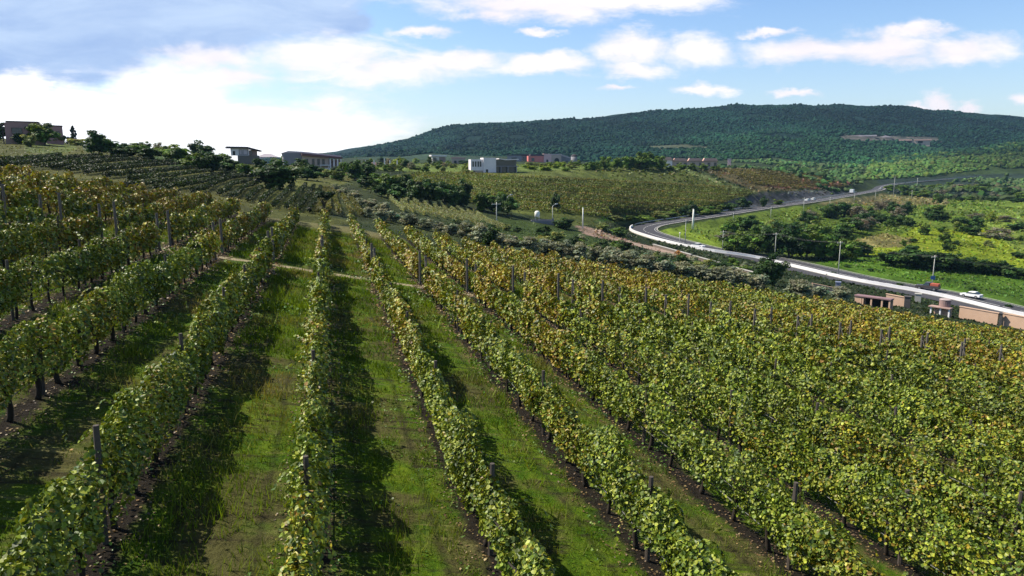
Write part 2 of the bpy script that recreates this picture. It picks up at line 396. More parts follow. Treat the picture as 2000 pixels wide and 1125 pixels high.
# o>0 is to the right of travel = inner side? travel runs from the right foreground up the valley
def strip(name, p, o0, o1, dz, mat, kind='structure', i0=0, i1=None):
    a = offset(p, o0)[i0:i1]; b = offset(p, o1)[i0:i1]
    V = np.stack([a, b], 1).reshape(-1, 3); V[:, 2] += dz
    Fq = [(2 * i, 2 * i + 1, 2 * i + 3, 2 * i + 2) for i in range(len(a) - 1)]
    o = MB().add(V, Fq).build(name, mat); tag(o, kind=kind); return o
m_asph = simple('asphalt', (0.052, 0.05, 0.058), 0.85, 0.25, 0.6, bump=0.1)
m_line = simple('road_paint', (0.6, 0.6, 0.58), 0.6, 0.2, 1.0)
m_kerb = simple('pale_concrete', (0.42, 0.40, 0.36), 0.85, 0.2, 0.8)
m_white = simple('white_paint', (0.82, 0.80, 0.80), 0.6, 0.06, 0.5)
# ------------------------------------------------------------------ land cover
def inpoly(px, py, poly):
    r = np.zeros(px.shape, bool); k = len(poly)
    for i in range(k):
        x0, y0 = poly[i]; x1, y1 = poly[(i + 1) % k]
        if y0 == y1: continue
        c = ((y0 > py) != (y1 > py)) & (px < (x1 - x0) * (py - y0) / (y1 - y0) + x0); r ^= c
    return r
SCRUB = (.030, .046, .014)
ZONES = [  # photo outline of each patch of land, depth range, colour
    ([(-400, 500), (2500, 900), (2500, 100), (-400, 100)], 0, 9999, SCRUB),
    ([(-400, 460), (650, 470), (690, 330), (520, 300), (-400, 240)], 50, 400, (.085, .090, .024)),           # terraced hill
    ([(60, 300), (135, 300), (150, 270), (0, 262)], 120, 260, (.10, .125, .035)),
    ([(330, 326), (470, 332), (480, 300), (300, 296)], 120, 260, (.05, .085, .022)),
    ([(530, 440), (700, 440), (690, 355), (575, 350), (520, 395)], 70, 200, (.095, .105, .024)),
    ([(640, 440), (900, 475), (900, 380), (690, 345), (650, 370)], 85, 260, (.042, .056, .018)),              # olive belt
    ([(735, 368), (960, 404), (1040, 440), (930, 455), (800, 425)], 100, 260, (.036, .05, .016)),             # rows below the dark trees
    ([(860, 440), (1000, 425), (1140, 448), (1260, 500), (1350, 530), (1100, 500)], 90, 250, (.034, .056, .010)),
    ([(690, 332), (1000, 342), (1330, 328), (1320, 314), (700, 312)], 200, 600, (.12, .165, .035)),            # plateau meadow
    ([(700, 372), (800, 336), (1000, 336), (1320, 325), (1480, 376), (1330, 428), (1140, 442), (980, 405), (850, 350)], 150, 460, (.085, .105, .022)),  # middle vineyard
    ([(1370, 331), (1450, 324), (1560, 332), (1665, 355), (1610, 370), (1480, 376)], 300, 760, (.085, .072, .028)),
    ([(1500, 366), (1560, 352), (1660, 352), (1672, 358), (1600, 371)], 300, 760, (.135, .068, .044)),
    ([(1320, 322), (1480, 378), (1470, 383), (1330, 335)], 300, 600, (.12, .15, .05)),
    ([(1420, 394), (1480, 381), (1560, 373), (1650, 372), (1660, 378), (1560, 396), (1440, 410)], 290, 640, (.075, .078, .078)),  # rock cutting
    ([(1170, 435), (1300, 430), (1330, 418), (1180, 425)], 180, 330, (.05, .105, .02)),
    ([(1140, 440), (1165, 445), (1250, 478), (1340, 500), (1335, 508), (1220, 478), (1150, 458)], 110, 250, (.27, .19, .14)),   # bare bank by the lane
    ([(1285, 455), (1345, 437), (1420, 445), (1470, 480), (1400, 487), (1320, 468)], 150, 330, (.13, .19, .018)),  # grass inside the bend
    ([(1330, 440), (1420, 425), (1600, 398), (1720, 378), (1830, 390), (2300, 400), (2300, 500), (1560, 500), (1430, 482)], 180, 640, (.100, .150, .018)),
    ([(1590, 398), (1720, 378), (1860, 392), (1840, 402), (1640, 402)], 250, 700, (.17, .155, .06)),
    ([(1650, 497), (1720, 470), (1800, 440), (1880, 455), (2100, 400), (2300, 500), (2000, 545), (1800, 505)], 160, 480, (.19, .25, .014)),   # bright meadow
    ([(1660, 470), (1720, 455), (1790, 468), (1760, 482), (1680, 482)], 160, 480, (.20, .18, .06)),
    ([(1920, 440), (2000, 395), (2300, 380), (2300, 470), (2000, 500)], 160, 480, (.145, .20, .03)),
    ([(1560, 517), (1700, 500), (2000, 535), (2300, 580), (2300, 650), (2000, 600), (1700, 540)], 120, 260, (.065, .130, .012)),   # dark roadside lawn
    ([(1710, 345), (2300, 330), (2300, 392), (1900, 392), (1730, 375)], 500, 1000, (.022, .036, .022)),
    ([(1690, 345), (1830, 300), (2400, 270), (2400, 335), (1900, 340)], 600, 1150, (.036, .060, .016)),      # nearer green hill
    ([(640, 320), (2500, 335), (2500, 180), (640, 180)], 1010, 5000, (.006, .022, .014)),  # far ridge ground, its dark colour includes the cloud shadow
    ([(1230, 287), (1330, 281), (1400, 288), (1330, 294), (1240, 294)], 1000, 2500, (.075, .085, .045)),
    ([(1640, 262), (1830, 268), (1840, 278), (1640, 273)], 1000, 2500, (.09, .085, .07)),
    ([(690, 312), (760, 290), (980, 300), (940, 314)], 600, 2500, (.034, .06, .032)),
]
def cover(x, y, z):
    px, py = topix(x, y, z)
    jx = vnoise(np.stack([x * .05, y * .02, x * 0], -1), 3); jy = vnoise(np.stack([x * .05, y * .02, x * 0 + 9], -1), 5)
    sc = np.clip(600 / np.maximum(y, 50), .5, 6)
    px = px + jx * 5 * sc; py = py + jy * 1.2 * sc
    c = np.zeros((len(x), 3)) + np.array(SCRUB)
    for poly, d0, d1, colr in ZONES:
        k = (y > d0) & (y < d1) & inpoly(px, py, poly); c[k] = colr
    v = vnoise(np.stack([x * .11, y * .045, x * 0], -1), 11) * .22 + vnoise(np.stack([x * .03, y * .012, x * 0], -1), 12) * .22
    return c * (1 + v)[:, None]
# ------------------------------------------------------------------ ground sheet
pxs = np.concatenate([np.arange(-2600, -300, 60), np.arange(-300, 2301, 7), np.arange(2360, 4700, 60)]).astype(float)
us = (pxs - CX) / F
ds = [2.5]
while ds[-1] < 4500:
    d = ds[-1]; ds.append(d * (1.035 if d < 60 else 1.0115 if d < 460 else 1.018))
ds = np.array(ds); nu, nd_ = len(us), len(ds)
GX = (us[None] * ds[:, None]); GY = np.repeat(ds[:, None], nu, 1)
gx, gy = GX.ravel(), GY.ravel(); gz = terrain(gx, gy)
far = sstep(500, 1400, gy)
gz = gz + far * (vnoise(np.stack([gx * .006, gy * .006, gx * 0], -1), 21) * 12 + vnoise(np.stack([gx * .018, gy * .018, gx * 0], -1), 22) * 4.5)
ingr = gy < edge_d(gx / gy) * 0.995
idx = np.arange(nu * nd_).reshape(nd_, nu)
q = np.stack([idx[:-1, :-1], idx[:-1, 1:], idx[1:, 1:], idx[1:, :-1]], -1).reshape(-1, 4)
# the ground behind and beside the camera
bx = np.linspace(-60, 60, 41); by = np.linspace(-60, 2.5, 22)
BX, BY = [a.ravel() for a in np.meshgrid(bx, by)]
bidx = np.arange(len(BX)).reshape(22, 41) + len(gx)
q2 = np.stack([bidx[:-1, :-1], bidx[:-1, 1:], bidx[1:, 1:], bidx[1:, :-1]], -1).reshape(-1, 4)
gV = np.concatenate([np.stack([gx, gy, gz], -1), np.stack([BX, BY, np.clip(plane(BX, BY), -9, 9) - .01], -1)])
qa = np.concatenate([q, q2])
gcov = np.concatenate([cover(gx, gy, gz), np.zeros((len(BX), 3)) + (.05, .07, .015)])
bmask = np.concatenate([sstep(1.01, 0.985, gy / edge_d(gx / gy)), np.ones(len(BX))])
gme = raw_mesh('ground', gV, qa.ravel(), np.arange(len(qa)) * 4, np.full(len(qa), 4), None, True, gcov)
at_ = gme.attributes.new('vineyard', 'FLOAT', 'POINT'); at_.data.foreach_set('value', bmask.astype(np.float32))
ground = link('ground', gme); tag(ground, kind='structure')
m_ground, nt = mat_new('ground'); L = nt.links.new
go = nd(nt, 'ShaderNodeOutputMaterial'); gp = nd(nt, 'ShaderNodeBsdfPrincipled'); gp.inputs['Roughness'].default_value = 0.95; gp.inputs['Specular IOR Level'].default_value = 0.1
ge = nd(nt, 'ShaderNodeNewGeometry'); PO = ge.outputs['Position']
def gnoise(sc, det=6, rough=.6, stretch=None, rot=0.0):
    v = PO
    if stretch:
        mp = nd(nt, 'ShaderNodeMapping', vector_type='POINT'); mp.inputs['Scale'].default_value = stretch; mp.inputs['Rotation'].default_value = (0, 0, rot); L(v, mp.inputs['Vector']); v = mp.outputs[0]
    z = nd(nt, 'ShaderNodeTexNoise'); z.inputs['Scale'].default_value = sc; z.inputs['Detail'].default_value = det; z.inputs['Roughness'].default_value = rough
    L(v, z.inputs['Vector']); return z.outputs['Fac']
def gdot(v):
    x = nt.nodes.new('ShaderNodeVectorMath'); x.operation = 'DOT_PRODUCT'; x.inputs[1].default_value = v; L(PO, x.inputs[0]); return x.outputs['Value']
XP = gdot((RP[0], RP[1], 0)); TT = gdot((RD[0], RD[1], 0))
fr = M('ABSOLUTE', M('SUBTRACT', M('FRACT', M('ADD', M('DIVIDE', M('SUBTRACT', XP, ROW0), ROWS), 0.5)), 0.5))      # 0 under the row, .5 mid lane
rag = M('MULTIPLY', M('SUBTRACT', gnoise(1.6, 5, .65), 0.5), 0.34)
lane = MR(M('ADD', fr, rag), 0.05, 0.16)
n_big = gnoise(0.35, 4, .6); n_mid = gnoise(1.5, 6, .65); n_fin = gnoise(9, 6, .7)
grassc = MIX(MR(n_mid, .38, .62), (.034, .085, .003), (.128, .182, .010))
grassc = MIX(MR(n_fin, .35, .7), grassc, (.065, .120, .005))
dry = MIX(n_fin, (.035, .034, .012), (.13, .125, .04))
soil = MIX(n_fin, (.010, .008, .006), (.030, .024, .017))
drym = MR(M('ADD', M('MULTIPLY', n_big, .75), M('MULTIPLY', n_mid, .35)), .50, .64)
lanec = MIX(drym, grassc, dry)
mpS = nd(nt, 'ShaderNodeCombineXYZ'); L(M('MULTIPLY', XP, .75), mpS.inputs[0]); L(M('MULTIPLY', TT, 4.2), mpS.inputs[1])
stn = nd(nt, 'ShaderNodeTexNoise'); stn.inputs['Scale'].default_value = 1.0; stn.inputs['Detail'].default_value = 4; stn.inputs['Distortion'].default_value = .6; L(mpS.outputs[0], stn.inputs['Vector'])
lanec = MIX(M('MULTIPLY', MR(stn.outputs['Fac'], .52, .66), .75), lanec, MIX(n_fin, (.020, .017, .010), (.055, .048, .022)))
lanec = MIX(M('MULTIPLY', MR(stn.outputs['Fac'], .40, .30), .55), lanec, MIX(n_fin, (.13, .125, .04), (.24, .22, .09)))
tyre = MR(M('ABSOLUTE', M('SUBTRACT', M('ADD', fr, M('MULTIPLY', rag, .3)), 0.28)), 0.05, 0.0)
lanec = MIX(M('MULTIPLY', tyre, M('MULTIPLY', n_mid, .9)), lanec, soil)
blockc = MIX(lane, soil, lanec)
pthc = M('ADD', M('SUBTRACT', TT, 39.9), M('ADD', M('MULTIPLY', XP, 0.13), M('MULTIPLY', M('SUBTRACT', n_big, .5), 1.2)))
pm = M('MULTIPLY', MR(M('ADD', M('ABSOLUTE', pthc), M('MULTIPLY', M('SUBTRACT', n_mid, .5), .8)), 0.55, 0.20), 0.9)
blockc = MIX(pm, blockc, MIX(n_fin, (.26, .20, .12), (.46, .39, .26)))
hd = MR(TT, 68.0, 72.0); hd = M('MULTIPLY', hd, MR(M('ABSOLUTE', XP), 9.0, 4.0))
blockc = MIX(M('MULTIPLY', hd, .8), blockc, MIX(n_mid, (.11, .10, .045), (.21, .19, .09)))
ca = nd(nt, 'ShaderNodeAttribute', attribute_name='tint'); va = nd(nt, 'ShaderNodeAttribute', attribute_name='vineyard')
mot = MIX(MR(gnoise(.16, 8, .7, (1, .45, 1)), .3, .72), (.42, .46, .40), (1.42, 1.36, 1.5))
cm = nd(nt, 'ShaderNodeMix', data_type='RGBA', blend_type='MULTIPLY'); cm.inputs['Factor'].default_value = 1; L(ca.outputs['Color'], cm.inputs['A']); L(mot, cm.inputs['B'])
mot2 = MIX(MR(gnoise(1.3, 6, .7), .3, .7), (.62, .62, .6), (1.3, 1.3, 1.35))
cm2 = nd(nt, 'ShaderNodeMix', data_type='RGBA', blend_type='MULTIPLY'); cm2.inputs['Factor'].default_value = 1; L(cm.outputs['Result'], cm2.inputs['A']); L(mot2, cm2.inputs['B'])
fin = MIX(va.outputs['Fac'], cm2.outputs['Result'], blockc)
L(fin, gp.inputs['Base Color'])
bp = nd(nt, 'ShaderNodeBump'); bp.inputs['Strength'].default_value = 0.8; bp.inputs['Distance'].default_value = 0.25
L(M('ADD', n_mid, M('MULTIPLY', n_fin, .5)), bp.inputs['Height']); L(bp.outputs[0], gp.inputs['Normal']); L(gp.outputs[0], go.inputs[0])
gme.materials.append(m_ground)
# ------------------------------------------------------------------ road surface
road_o = strip('road', road, -4.6, 4.6, 0.03, m_asph)
strip('centre_line', road, -0.12, 0.12, 0.036, m_line)
strip('edge_line', road, 3.9, 4.05, 0.036, m_line); 
strip('kerb', road, 4.62, 5.0, 0.13, m_kerb)
strip('service_lane', road, -10.4, -5.45, 0.02, m_asph, i0=0, i1=SERV_I)
# ------------------------------------------------------------------ the vineyard
m_vine = leaf_mat('vine_leaf', 0.12, 0.48, 0.36, 1.2)
m_bark = simple('vine_bark', (.030, .022, .016), .95, .3, 20, bump=.3)
m_post = simple('weathered_post', (.085, .068, .056), .9, .3, 14, bump=.2)
m_wire = simple('wire', (.10, .10, .096), .6, .1, 5)
GREENS = np.array([(.085, .125, .010), (.130, .172, .014), (.205, .230, .024), (.042, .074, .008)])
AUT = np.array([(.235, .200, .014), (.215, .155, .013), (.170, .095, .014), (.180, .190, .014)])
def path_t(xp): return 39.9 - 0.13 * xp
def row_point(k, t, s=0.0, h=0.0):
    xp = ROW0 + ROWS * k + s
    x = xp * RP[0] + t * RD[0]; y = xp * RP[1] + t * RD[1]
    return np.stack([x, y, -SLOPE * xp + h + 0 * x], -1)
def leaf_cols(C, m, aut):
    """per-leaf colour: patches of autumn colour along the rows"""
    patch = vnoise(C * np.array([.55, .40, .8]), 31) * .6 + vnoise(C * np.array([.11, .07, .1]), 32) * .5
    p = np.clip(aut + patch * .55 + rng.normal(size=m) * .20, 0, 1)
    g = GREENS[rng.integers(0, 4, m)]; a = AUT[rng.integers(0, 4, m)]
    w = sstep(.42, .72, p)[:, None]
    c = g * (1 - w) + a * w
    bright = 1 + .28 * vnoise(C * 1.3, 33) + rng.normal(size=m) * .26
    return np.clip(c * np.clip(bright, .45, 1.8)[:, None], .008, .5)
def row_leaves(k, t0, t1, per_m, size, fine, aut, seed):
    n_ = int((t1 - t0) * per_m)
    if n_ < 4: return None
    t = rng.uniform(t0, t1, n_)
    tt = t + seed * 31.7
    dens = np.clip(.74 + .50 * n1(tt * .33, 1) + .34 * n1(tt * 1.1, 2) + .26 * np.cos(tt * 4.83), .04, 1)
    keep = rng.uniform(size=n_) < dens; t = t[keep]; tt = tt[keep]; n_ = len(t)
    top = 1.50 + .24 * n1(tt * .55, 3) + .20 * n1(tt * 1.9, 4)
    bot = .30 + .20 * n1(tt * .8, 5) + .12 * n1(tt * 2.7, 6)
    wid = .215 + .08 * n1(tt * .7, 7) + .07 * n1(tt * 2.1, 8)
    hh = rng.beta(1.25, 1.0, n_); h = bot + (top - bot) * hh
    prof = np.sqrt(np.clip(1 - (2 * np.clip(hh - .12, 0, 1) - .76) ** 2 * .9, .12, 1))
    sg = np.where(rng.uniform(size=n_) < .5, -1.0, 1.0)
    s = sg * wid * prof * np.power(rng.uniform(size=n_), .45) + .06 * n1(tt * .9, 9)
    lump = vnoise(np.stack([tt * 2.1, h * 2.3, sg * 3.0], -1), 91); s = s * (1 + .42 * lump) + .05 * vnoise(np.stack([tt * 4.5, h * 4.5, sg], -1), 92)
    N = np.stack([sg * .62 + rng.normal(size=n_) * .6, rng.normal(size=n_) * .65, .34 + .5 * hh + rng.normal(size=n_) * .5], -1)
    # loose shoots that arch out of the canopy
    ns = max(1, int((t1 - t0) * 2.6)); ln = 10 if fine else 5
    st = rng.uniform(t0, t1, ns); ss = np.where(rng.uniform(size=ns) < .5, -1.0, 1.0)
    a = np.linspace(0.1, 1, ln)[None]; reach = rng.uniform(.02, .46, ns)[:, None] ** 1.3; rise = rng.uniform(-.7, .75, ns)[:, None]
    sh_s = (ss[:, None] * (.2 + reach * a)).ravel(); sh_h = (rng.uniform(1.05, 1.6, ns)[:, None] + rise * a - .35 * a * a).ravel()
    sh_t = (st[:, None] + rng.normal(size=(ns, 1)) * .35 * a).ravel()
    t = np.concatenate([t, sh_t]); s = np.concatenate([s, sh_s]); h = np.concatenate([h, sh_h])
    N = np.concatenate([N, np.stack([np.repeat(ss, ln) * .6, rng.normal(size=ns * ln) * .5, np.full(ns * ln, .7)], -1) + rng.normal(size=(ns * ln, 3)) * .3])
    C = row_point(k, t, s, h); m = len(C)
    cq = np.stack([t * 2.6, s * 2.6, h * 2.6], -1); N = N + .75 * np.stack([vnoise(cq, 93), vnoise(cq, 94), vnoise(cq, 95)], -1)
    Nw = N[:, :1] * np.array([RP[0], RP[1], 0]) + N[:, 1:2] * np.array([RD[0], RD[1], 0]) + N[:, 2:] * np.array([0, 0, 1.0])
    sz = size * rng.uniform(.55, 1.42, m)
    return C, Nw, sz, leaf_cols(C, m, aut)
def row_mesh(k, segs, seed):
    Vs, Ls, Ss, Ts, Cs = [], [], [], [], []; vo = lo_ = 0
    for t0, t1, per_m, size, fine, aut in segs:
        r = row_leaves(k, t0, t1, per_m, size, fine, aut, seed)
        if r is None: continue
        V, lo, s_, t_, kk = leaf_arrays(*r[:3], fine, droop=.7)
        Vs.append(V); Ls.append(lo + vo); Ss.append(s_ + lo_); Ts.append(t_); Cs.append(np.repeat(r[3], kk, 0)); vo += len(V); lo_ += len(lo)
    if not Vs: return None
    return raw_mesh('foliage', np.concatenate(Vs), np.concatenate(Ls), np.concatenate(Ss), np.concatenate(Ts), m_vine, False, np.concatenate(Cs))
def twisty():
    b = MB(); z = np.linspace(-.06, .86, 7); b.tube(np.stack([.035 * np.sin(z * 5), .03 * np.cos(z * 4) - .03, z], -1), np.linspace(.050, .030, 7), 6)
    b.tube([(0, 0, .80), (.0, .25, .90), (.02, .58, .88)], [.026, .02, .012], 5); b.tube([(0, 0, .80), (.0, -.25, .89), (-.02, -.58, .88)], [.026, .02, .012], 5)
    return b.mesh('trunk', m_bark, True)
trunk_me = twisty()
pb = MB(); pb.tube([(0, 0, -.1), (0, 0, 1.0), (0, 0, 1.58)], [.045, .043, .04], 7); post_me = pb.mesh('post', m_post)
m_end = simple('grey_end_post', (.13, .112, .095), .9, .25, 12, bump=.2); eb = MB(); eb.tube([(0, 0, -.1), (0, 0, 2.0)], [.07, .068], 8); eb.tube([(0, .04, 1.75), (0, .95, .0)], [.028, .028], 6); endpost_me = eb.mesh('end_post', m_end)
ROWANG = -math.atan2(RD[0], RD[1])
def wire_mesh(k, t0, t1, h, r, sag=.02):
    ts = np.linspace(t0, t1, max(3, int((t1 - t0) / 2.0)))
    p = row_point(k, ts, 0.0, h); p[:, 2] -= sag * (1 - np.cos(ts * 2.1)); return MB().tube(p, r, 4, False).mesh('wire', m_wire)
def vis_range(k, t0, t1, pad=260):
    ts = np.arange(t0, t1, .25)
    if not len(ts): return None
    p = row_point(k, ts, 0, 1.0); p = p[p[:, 1] > 1.5]
    ts = ts[-len(p):] if len(p) else ts[:0]
    if not len(p): return None
    px, py = topix(p[:, 0], p[:, 1], p[:, 2]); ok = (px > -pad) & (px < 2000 + pad) & (py < 1330)
    return (ts[ok].min(), ts[ok].max()) if ok.any() else None
def row_label(k, blk):
    side = 'right' if k > 0 else 'left'
    if blk == 'near':
        if k == 0: return 'leafy centre vine row running straight up from the bottom edge between two grass lanes'
        return f'near-block vine row, {ORD[abs(k) - 1]} to the {side} of the straight centre row'
    if k == 0: return 'yellowing centre vine row beyond the straw path, pointing at the small lone tree'
    return f'yellowing vine row beyond the straw path, {ORD[abs(k) - 1]} to the {side} of the centre row'
def make_row(k, t0, t1, blk):
    vr = vis_range(k, t0, t1)
    if vr is None or vr[1] - vr[0] < 1.5: return
    a, b = vr
    base = row_point(k, np.array([a]), 0, 0)[0]
    root = empty('vine_row', base, 0)
    tag(root, row_label(k, blk), 'vine row', 'green vine rows of the near block' if blk == 'near' else 'yellowing vine rows of the far block')
    def dep(t): return ROW0 * RP[1] + ROWS * k * RP[1] + t * RD[1]
    off = (ROW0 + ROWS * k) * RP[1]
    def tt(d): return (d - off) / RD[1]
    lim = [(0, 14, 1800, .062, True, .25), (14, 21, 1300, .074, True, .27), (21, 30, 760, .100, True, .31), (30, 42, 380, .145, True, .42), (42, 62, 260, .175, False, .56), (62, 120, 190, .205, False, .66)]
    segs = []
    for d0, d1, pm_, sz, fine, aut in lim:
        s0, s1 = max(a, tt(d0)), min(b, tt(d1))
        if s1 > s0: segs.append((s0, s1, pm_, sz, fine, aut if k > -2 or blk == 'near' else aut + .14))
    me = row_mesh(k, segs, k * 3 + (0 if blk == 'near' else 100))
    def kid(name, me_, t=None, rz=0.0):
        o = bpy.data.objects.new(name, me_); COL.objects.link(o); o.parent = root
        if t is None: o.matrix_parent_inverse = root.matrix_world.inverted() if False else o.matrix_parent_inverse
        o.location = (-base if t is None else row_point(k, np.array([t]), 0, 0)[0] - base); o.rotation_euler = (0, 0, rz); return o
    if me: kid('foliage', me)
    # posts
    p0 = math.ceil((a - t0) / 6.0) * 6.0 + t0
    for j, t in enumerate(np.arange(p0, b, 6.0)):
        if t - t0 < .5 and blk == 'far': continue
        o = kid('post', post_me, t + rng.uniform(-.15, .15), ROWANG + rng.uniform(-.2, .2)); o.rotation_euler[0] = rng.uniform(-.03, .03); o.rotation_euler[1] = rng.uniform(-.04, .04)
        o.scale = (1, 1, rng.uniform(.97, 1.1))
    if blk == 'far' and a - t0 < 1: kid('end_post', endpost_me, t0 - .25, ROWANG)
    if blk == 'near' and t1 - b < 1: kid('end_post', endpost_me, t1 + .25, ROWANG + math.pi)
    if blk == 'near' or -10 <= k <= 6:
        kid('drip_hose', wire_mesh(k, a, b, .43, .013 if blk == 'near' else .016, .03)); kid('wire', wire_mesh(k, a, b, .72, .006))
        ts = np.arange(math.ceil(a / 1.3) * 1.3, b if blk == 'near' else min(b, a + 26), 1.3)
        for t in ts: kid('trunk', trunk_me, t + rng.uniform(-.12, .12), ROWANG + rng.choice([0, math.pi]) + rng.uniform(-.3, .3)).scale = (rng.uniform(.8, 1.35),) * 2 + (1,)
for k in range(-9, 18):
    make_row(k, -2.0, path_t(ROW0 + ROWS * k) - 1.6, 'near')
for k in range(-15, 40):
    t0 = path_t(ROW0 + ROWS * k) + 1.5
    ts = np.arange(t0, 130, .5); p = row_point(k, ts, 0, 0); ok = p[:, 1] < edge_d(p[:, 0] / p[:, 1]) - .8
    if not ok[0]: continue
    t1 = ts[np.argmin(ok)] if not ok.all() else ts[-1]
    make_row(k, t0, t1, 'far')
# ------------------------------------------------------------------ grass between the rows
def grass_patch():
    n_ = 900000
    xp = rng.uniform(-22, 42, n_); t = 6 + 62 * rng.uniform(size=n_) ** 1.7
    x = xp * RP[0] + t * RD[0]; y = xp * RP[1] + t * RD[1]
    px, py = topix(x, y, -SLOPE * xp)
    fr = np.abs(((xp - ROW0) / ROWS + .5) % 1 - .5)
    q_ = np.stack([x, y, 0 * x], -1)
    dn = .5 + .55 * vnoise(q_ * .8, 41) + .5 * vnoise(q_ * 2.6, 42)
    ok = (px > -150) & (px < 2150) & (py < 1250) & (fr > .12 + .08 * vnoise(q_ * 1.9, 43)) & (rng.uniform(size=n_) < dn) & (np.abs(t - path_t(xp)) > .7)
    xp, t, x, y, fr, dn = [a[ok] for a in (xp, t, x, y, fr, dn)]; m = len(x)
    lush = np.clip(.45 + .5 * vnoise(q_[ok] * .5, 44) + .2 * rng.normal(size=m), 0, 1)
    near = np.clip(y / 14, .8, 3)
    h = (.06 + .20 * lush * np.clip(.6 + .9 * vnoise(q_[ok] * 1.7, 47), .2, 1.6)) * rng.uniform(.5, 1.4, m) * np.clip(near, 1, 1.3); w = .009 * near * rng.uniform(.8, 1.5, m)
    ang = rng.uniform(0, 2 * math.pi, m); lean = rng.uniform(.1, .8, m) * h; la = rng.uniform(0, 2 * math.pi, m)
    B = np.stack([x, y, -SLOPE * xp - .005], -1); sd = np.stack([np.cos(ang), np.sin(ang), 0 * ang], -1) * w[:, None]
    tip = B + np.stack([np.cos(la) * lean, np.sin(la) * lean, h], -1)
    V = np.stack([B - sd, B + sd, tip], 1).reshape(-1, 3)
    c0 = np.array((.036, .095, .006)); c1 = np.array((.155, .230, .012)); c2 = np.array((.22, .185, .07))
    dryf = np.clip(.12 - .9 * vnoise(q_[ok] * .45 + 5, 45) + .25 * rng.normal(size=m), 0, 1)[:, None]
    c = (c0 * (1 - lush[:, None]) + c1 * lush[:, None]) * (1 - dryf) + c2 * dryf; c = c * rng.uniform(.7, 1.35, m)[:, None]
    me = raw_mesh('grass', V, np.arange(m * 3), np.arange(m) * 3, np.full(m, 3), leaf_mat('grass_blade', .3, .6, .25), False, np.repeat(c, 3, 0))
    o = link('grass', me); tag(o, 'tufts of green and dry grass growing in the lanes between vine rows', 'grass', kind='stuff')
grass_patch()
def litter_patch():
    """broad-leaved weeds at the edges of the bare strips and fallen leaves lying on them"""
    n_ = 330000; xp = rng.uniform(-20, 38, n_); t = 6 + 50 * rng.uniform(size=n_) ** 1.6
    x = xp * RP[0] + t * RD[0]; y = xp * RP[1] + t * RD[1]; px, py = topix(x, y, -SLOPE * xp); q_ = np.stack([x, y, 0 * x], -1)
    fr = np.abs(((xp - ROW0) / ROWS + .5) % 1 - .5)
    ok = (px > -150) & (px < 2150) & (py < 1250)
    pat = vnoise(q_ * .7, 81) + .7 * vnoise(q_ * 2.2, 82)
    wd = ok & (pat > .18 + .5 * (fr > .2)) & (rng.uniform(size=n_) < .55); fl = ok & ~wd & (fr < .22) & (rng.uniform(size=n_) < .45)
    for nm, k, label in (('weeds', wd, 'low broad-leaved weeds creeping along the bare strips under the vines'), ('fallen_leaves', fl, 'dry fallen vine leaves scattered on the dark soil under the rows')):
        m = int(k.sum()); near = np.clip(y[k] / 16, .8, 2.4)
        if nm == 'weeds':
            h = rng.uniform(.01, .16, m) * np.clip(pat[k], .2, 1.2); N = rng.normal(size=(m, 3)) * .6 + np.array([0, 0, .8]); sz = .055 * near * rng.uniform(.6, 1.4, m)
            c = np.array((.060, .115, .010))[None] * rng.uniform(.5, 1.7, (m, 1)) * (1 + np.array([.5, .1, 0]) * rng.normal(size=(m, 1)) * .4)
        else:
            h = rng.uniform(.004, .02, m); N = rng.normal(size=(m, 3)) * .25 + np.array([0, 0, 1.0]); sz = .055 * near * rng.uniform(.6, 1.3, m)
            c = np.array([(.16, .10, .045), (.22, .16, .06), (.10, .065, .035)])[rng.integers(0, 3, m)] * rng.uniform(.6, 1.3, (m, 1))
        me = leaf_mesh(nm, np.stack([x[k], y[k], -SLOPE * xp[k] + h], -1), N, sz, np.clip(c, .006, .4), m_vine, False)
        tag(link(nm, me), label, nm.replace('_', ' '), kind='stuff')
litter_patch()
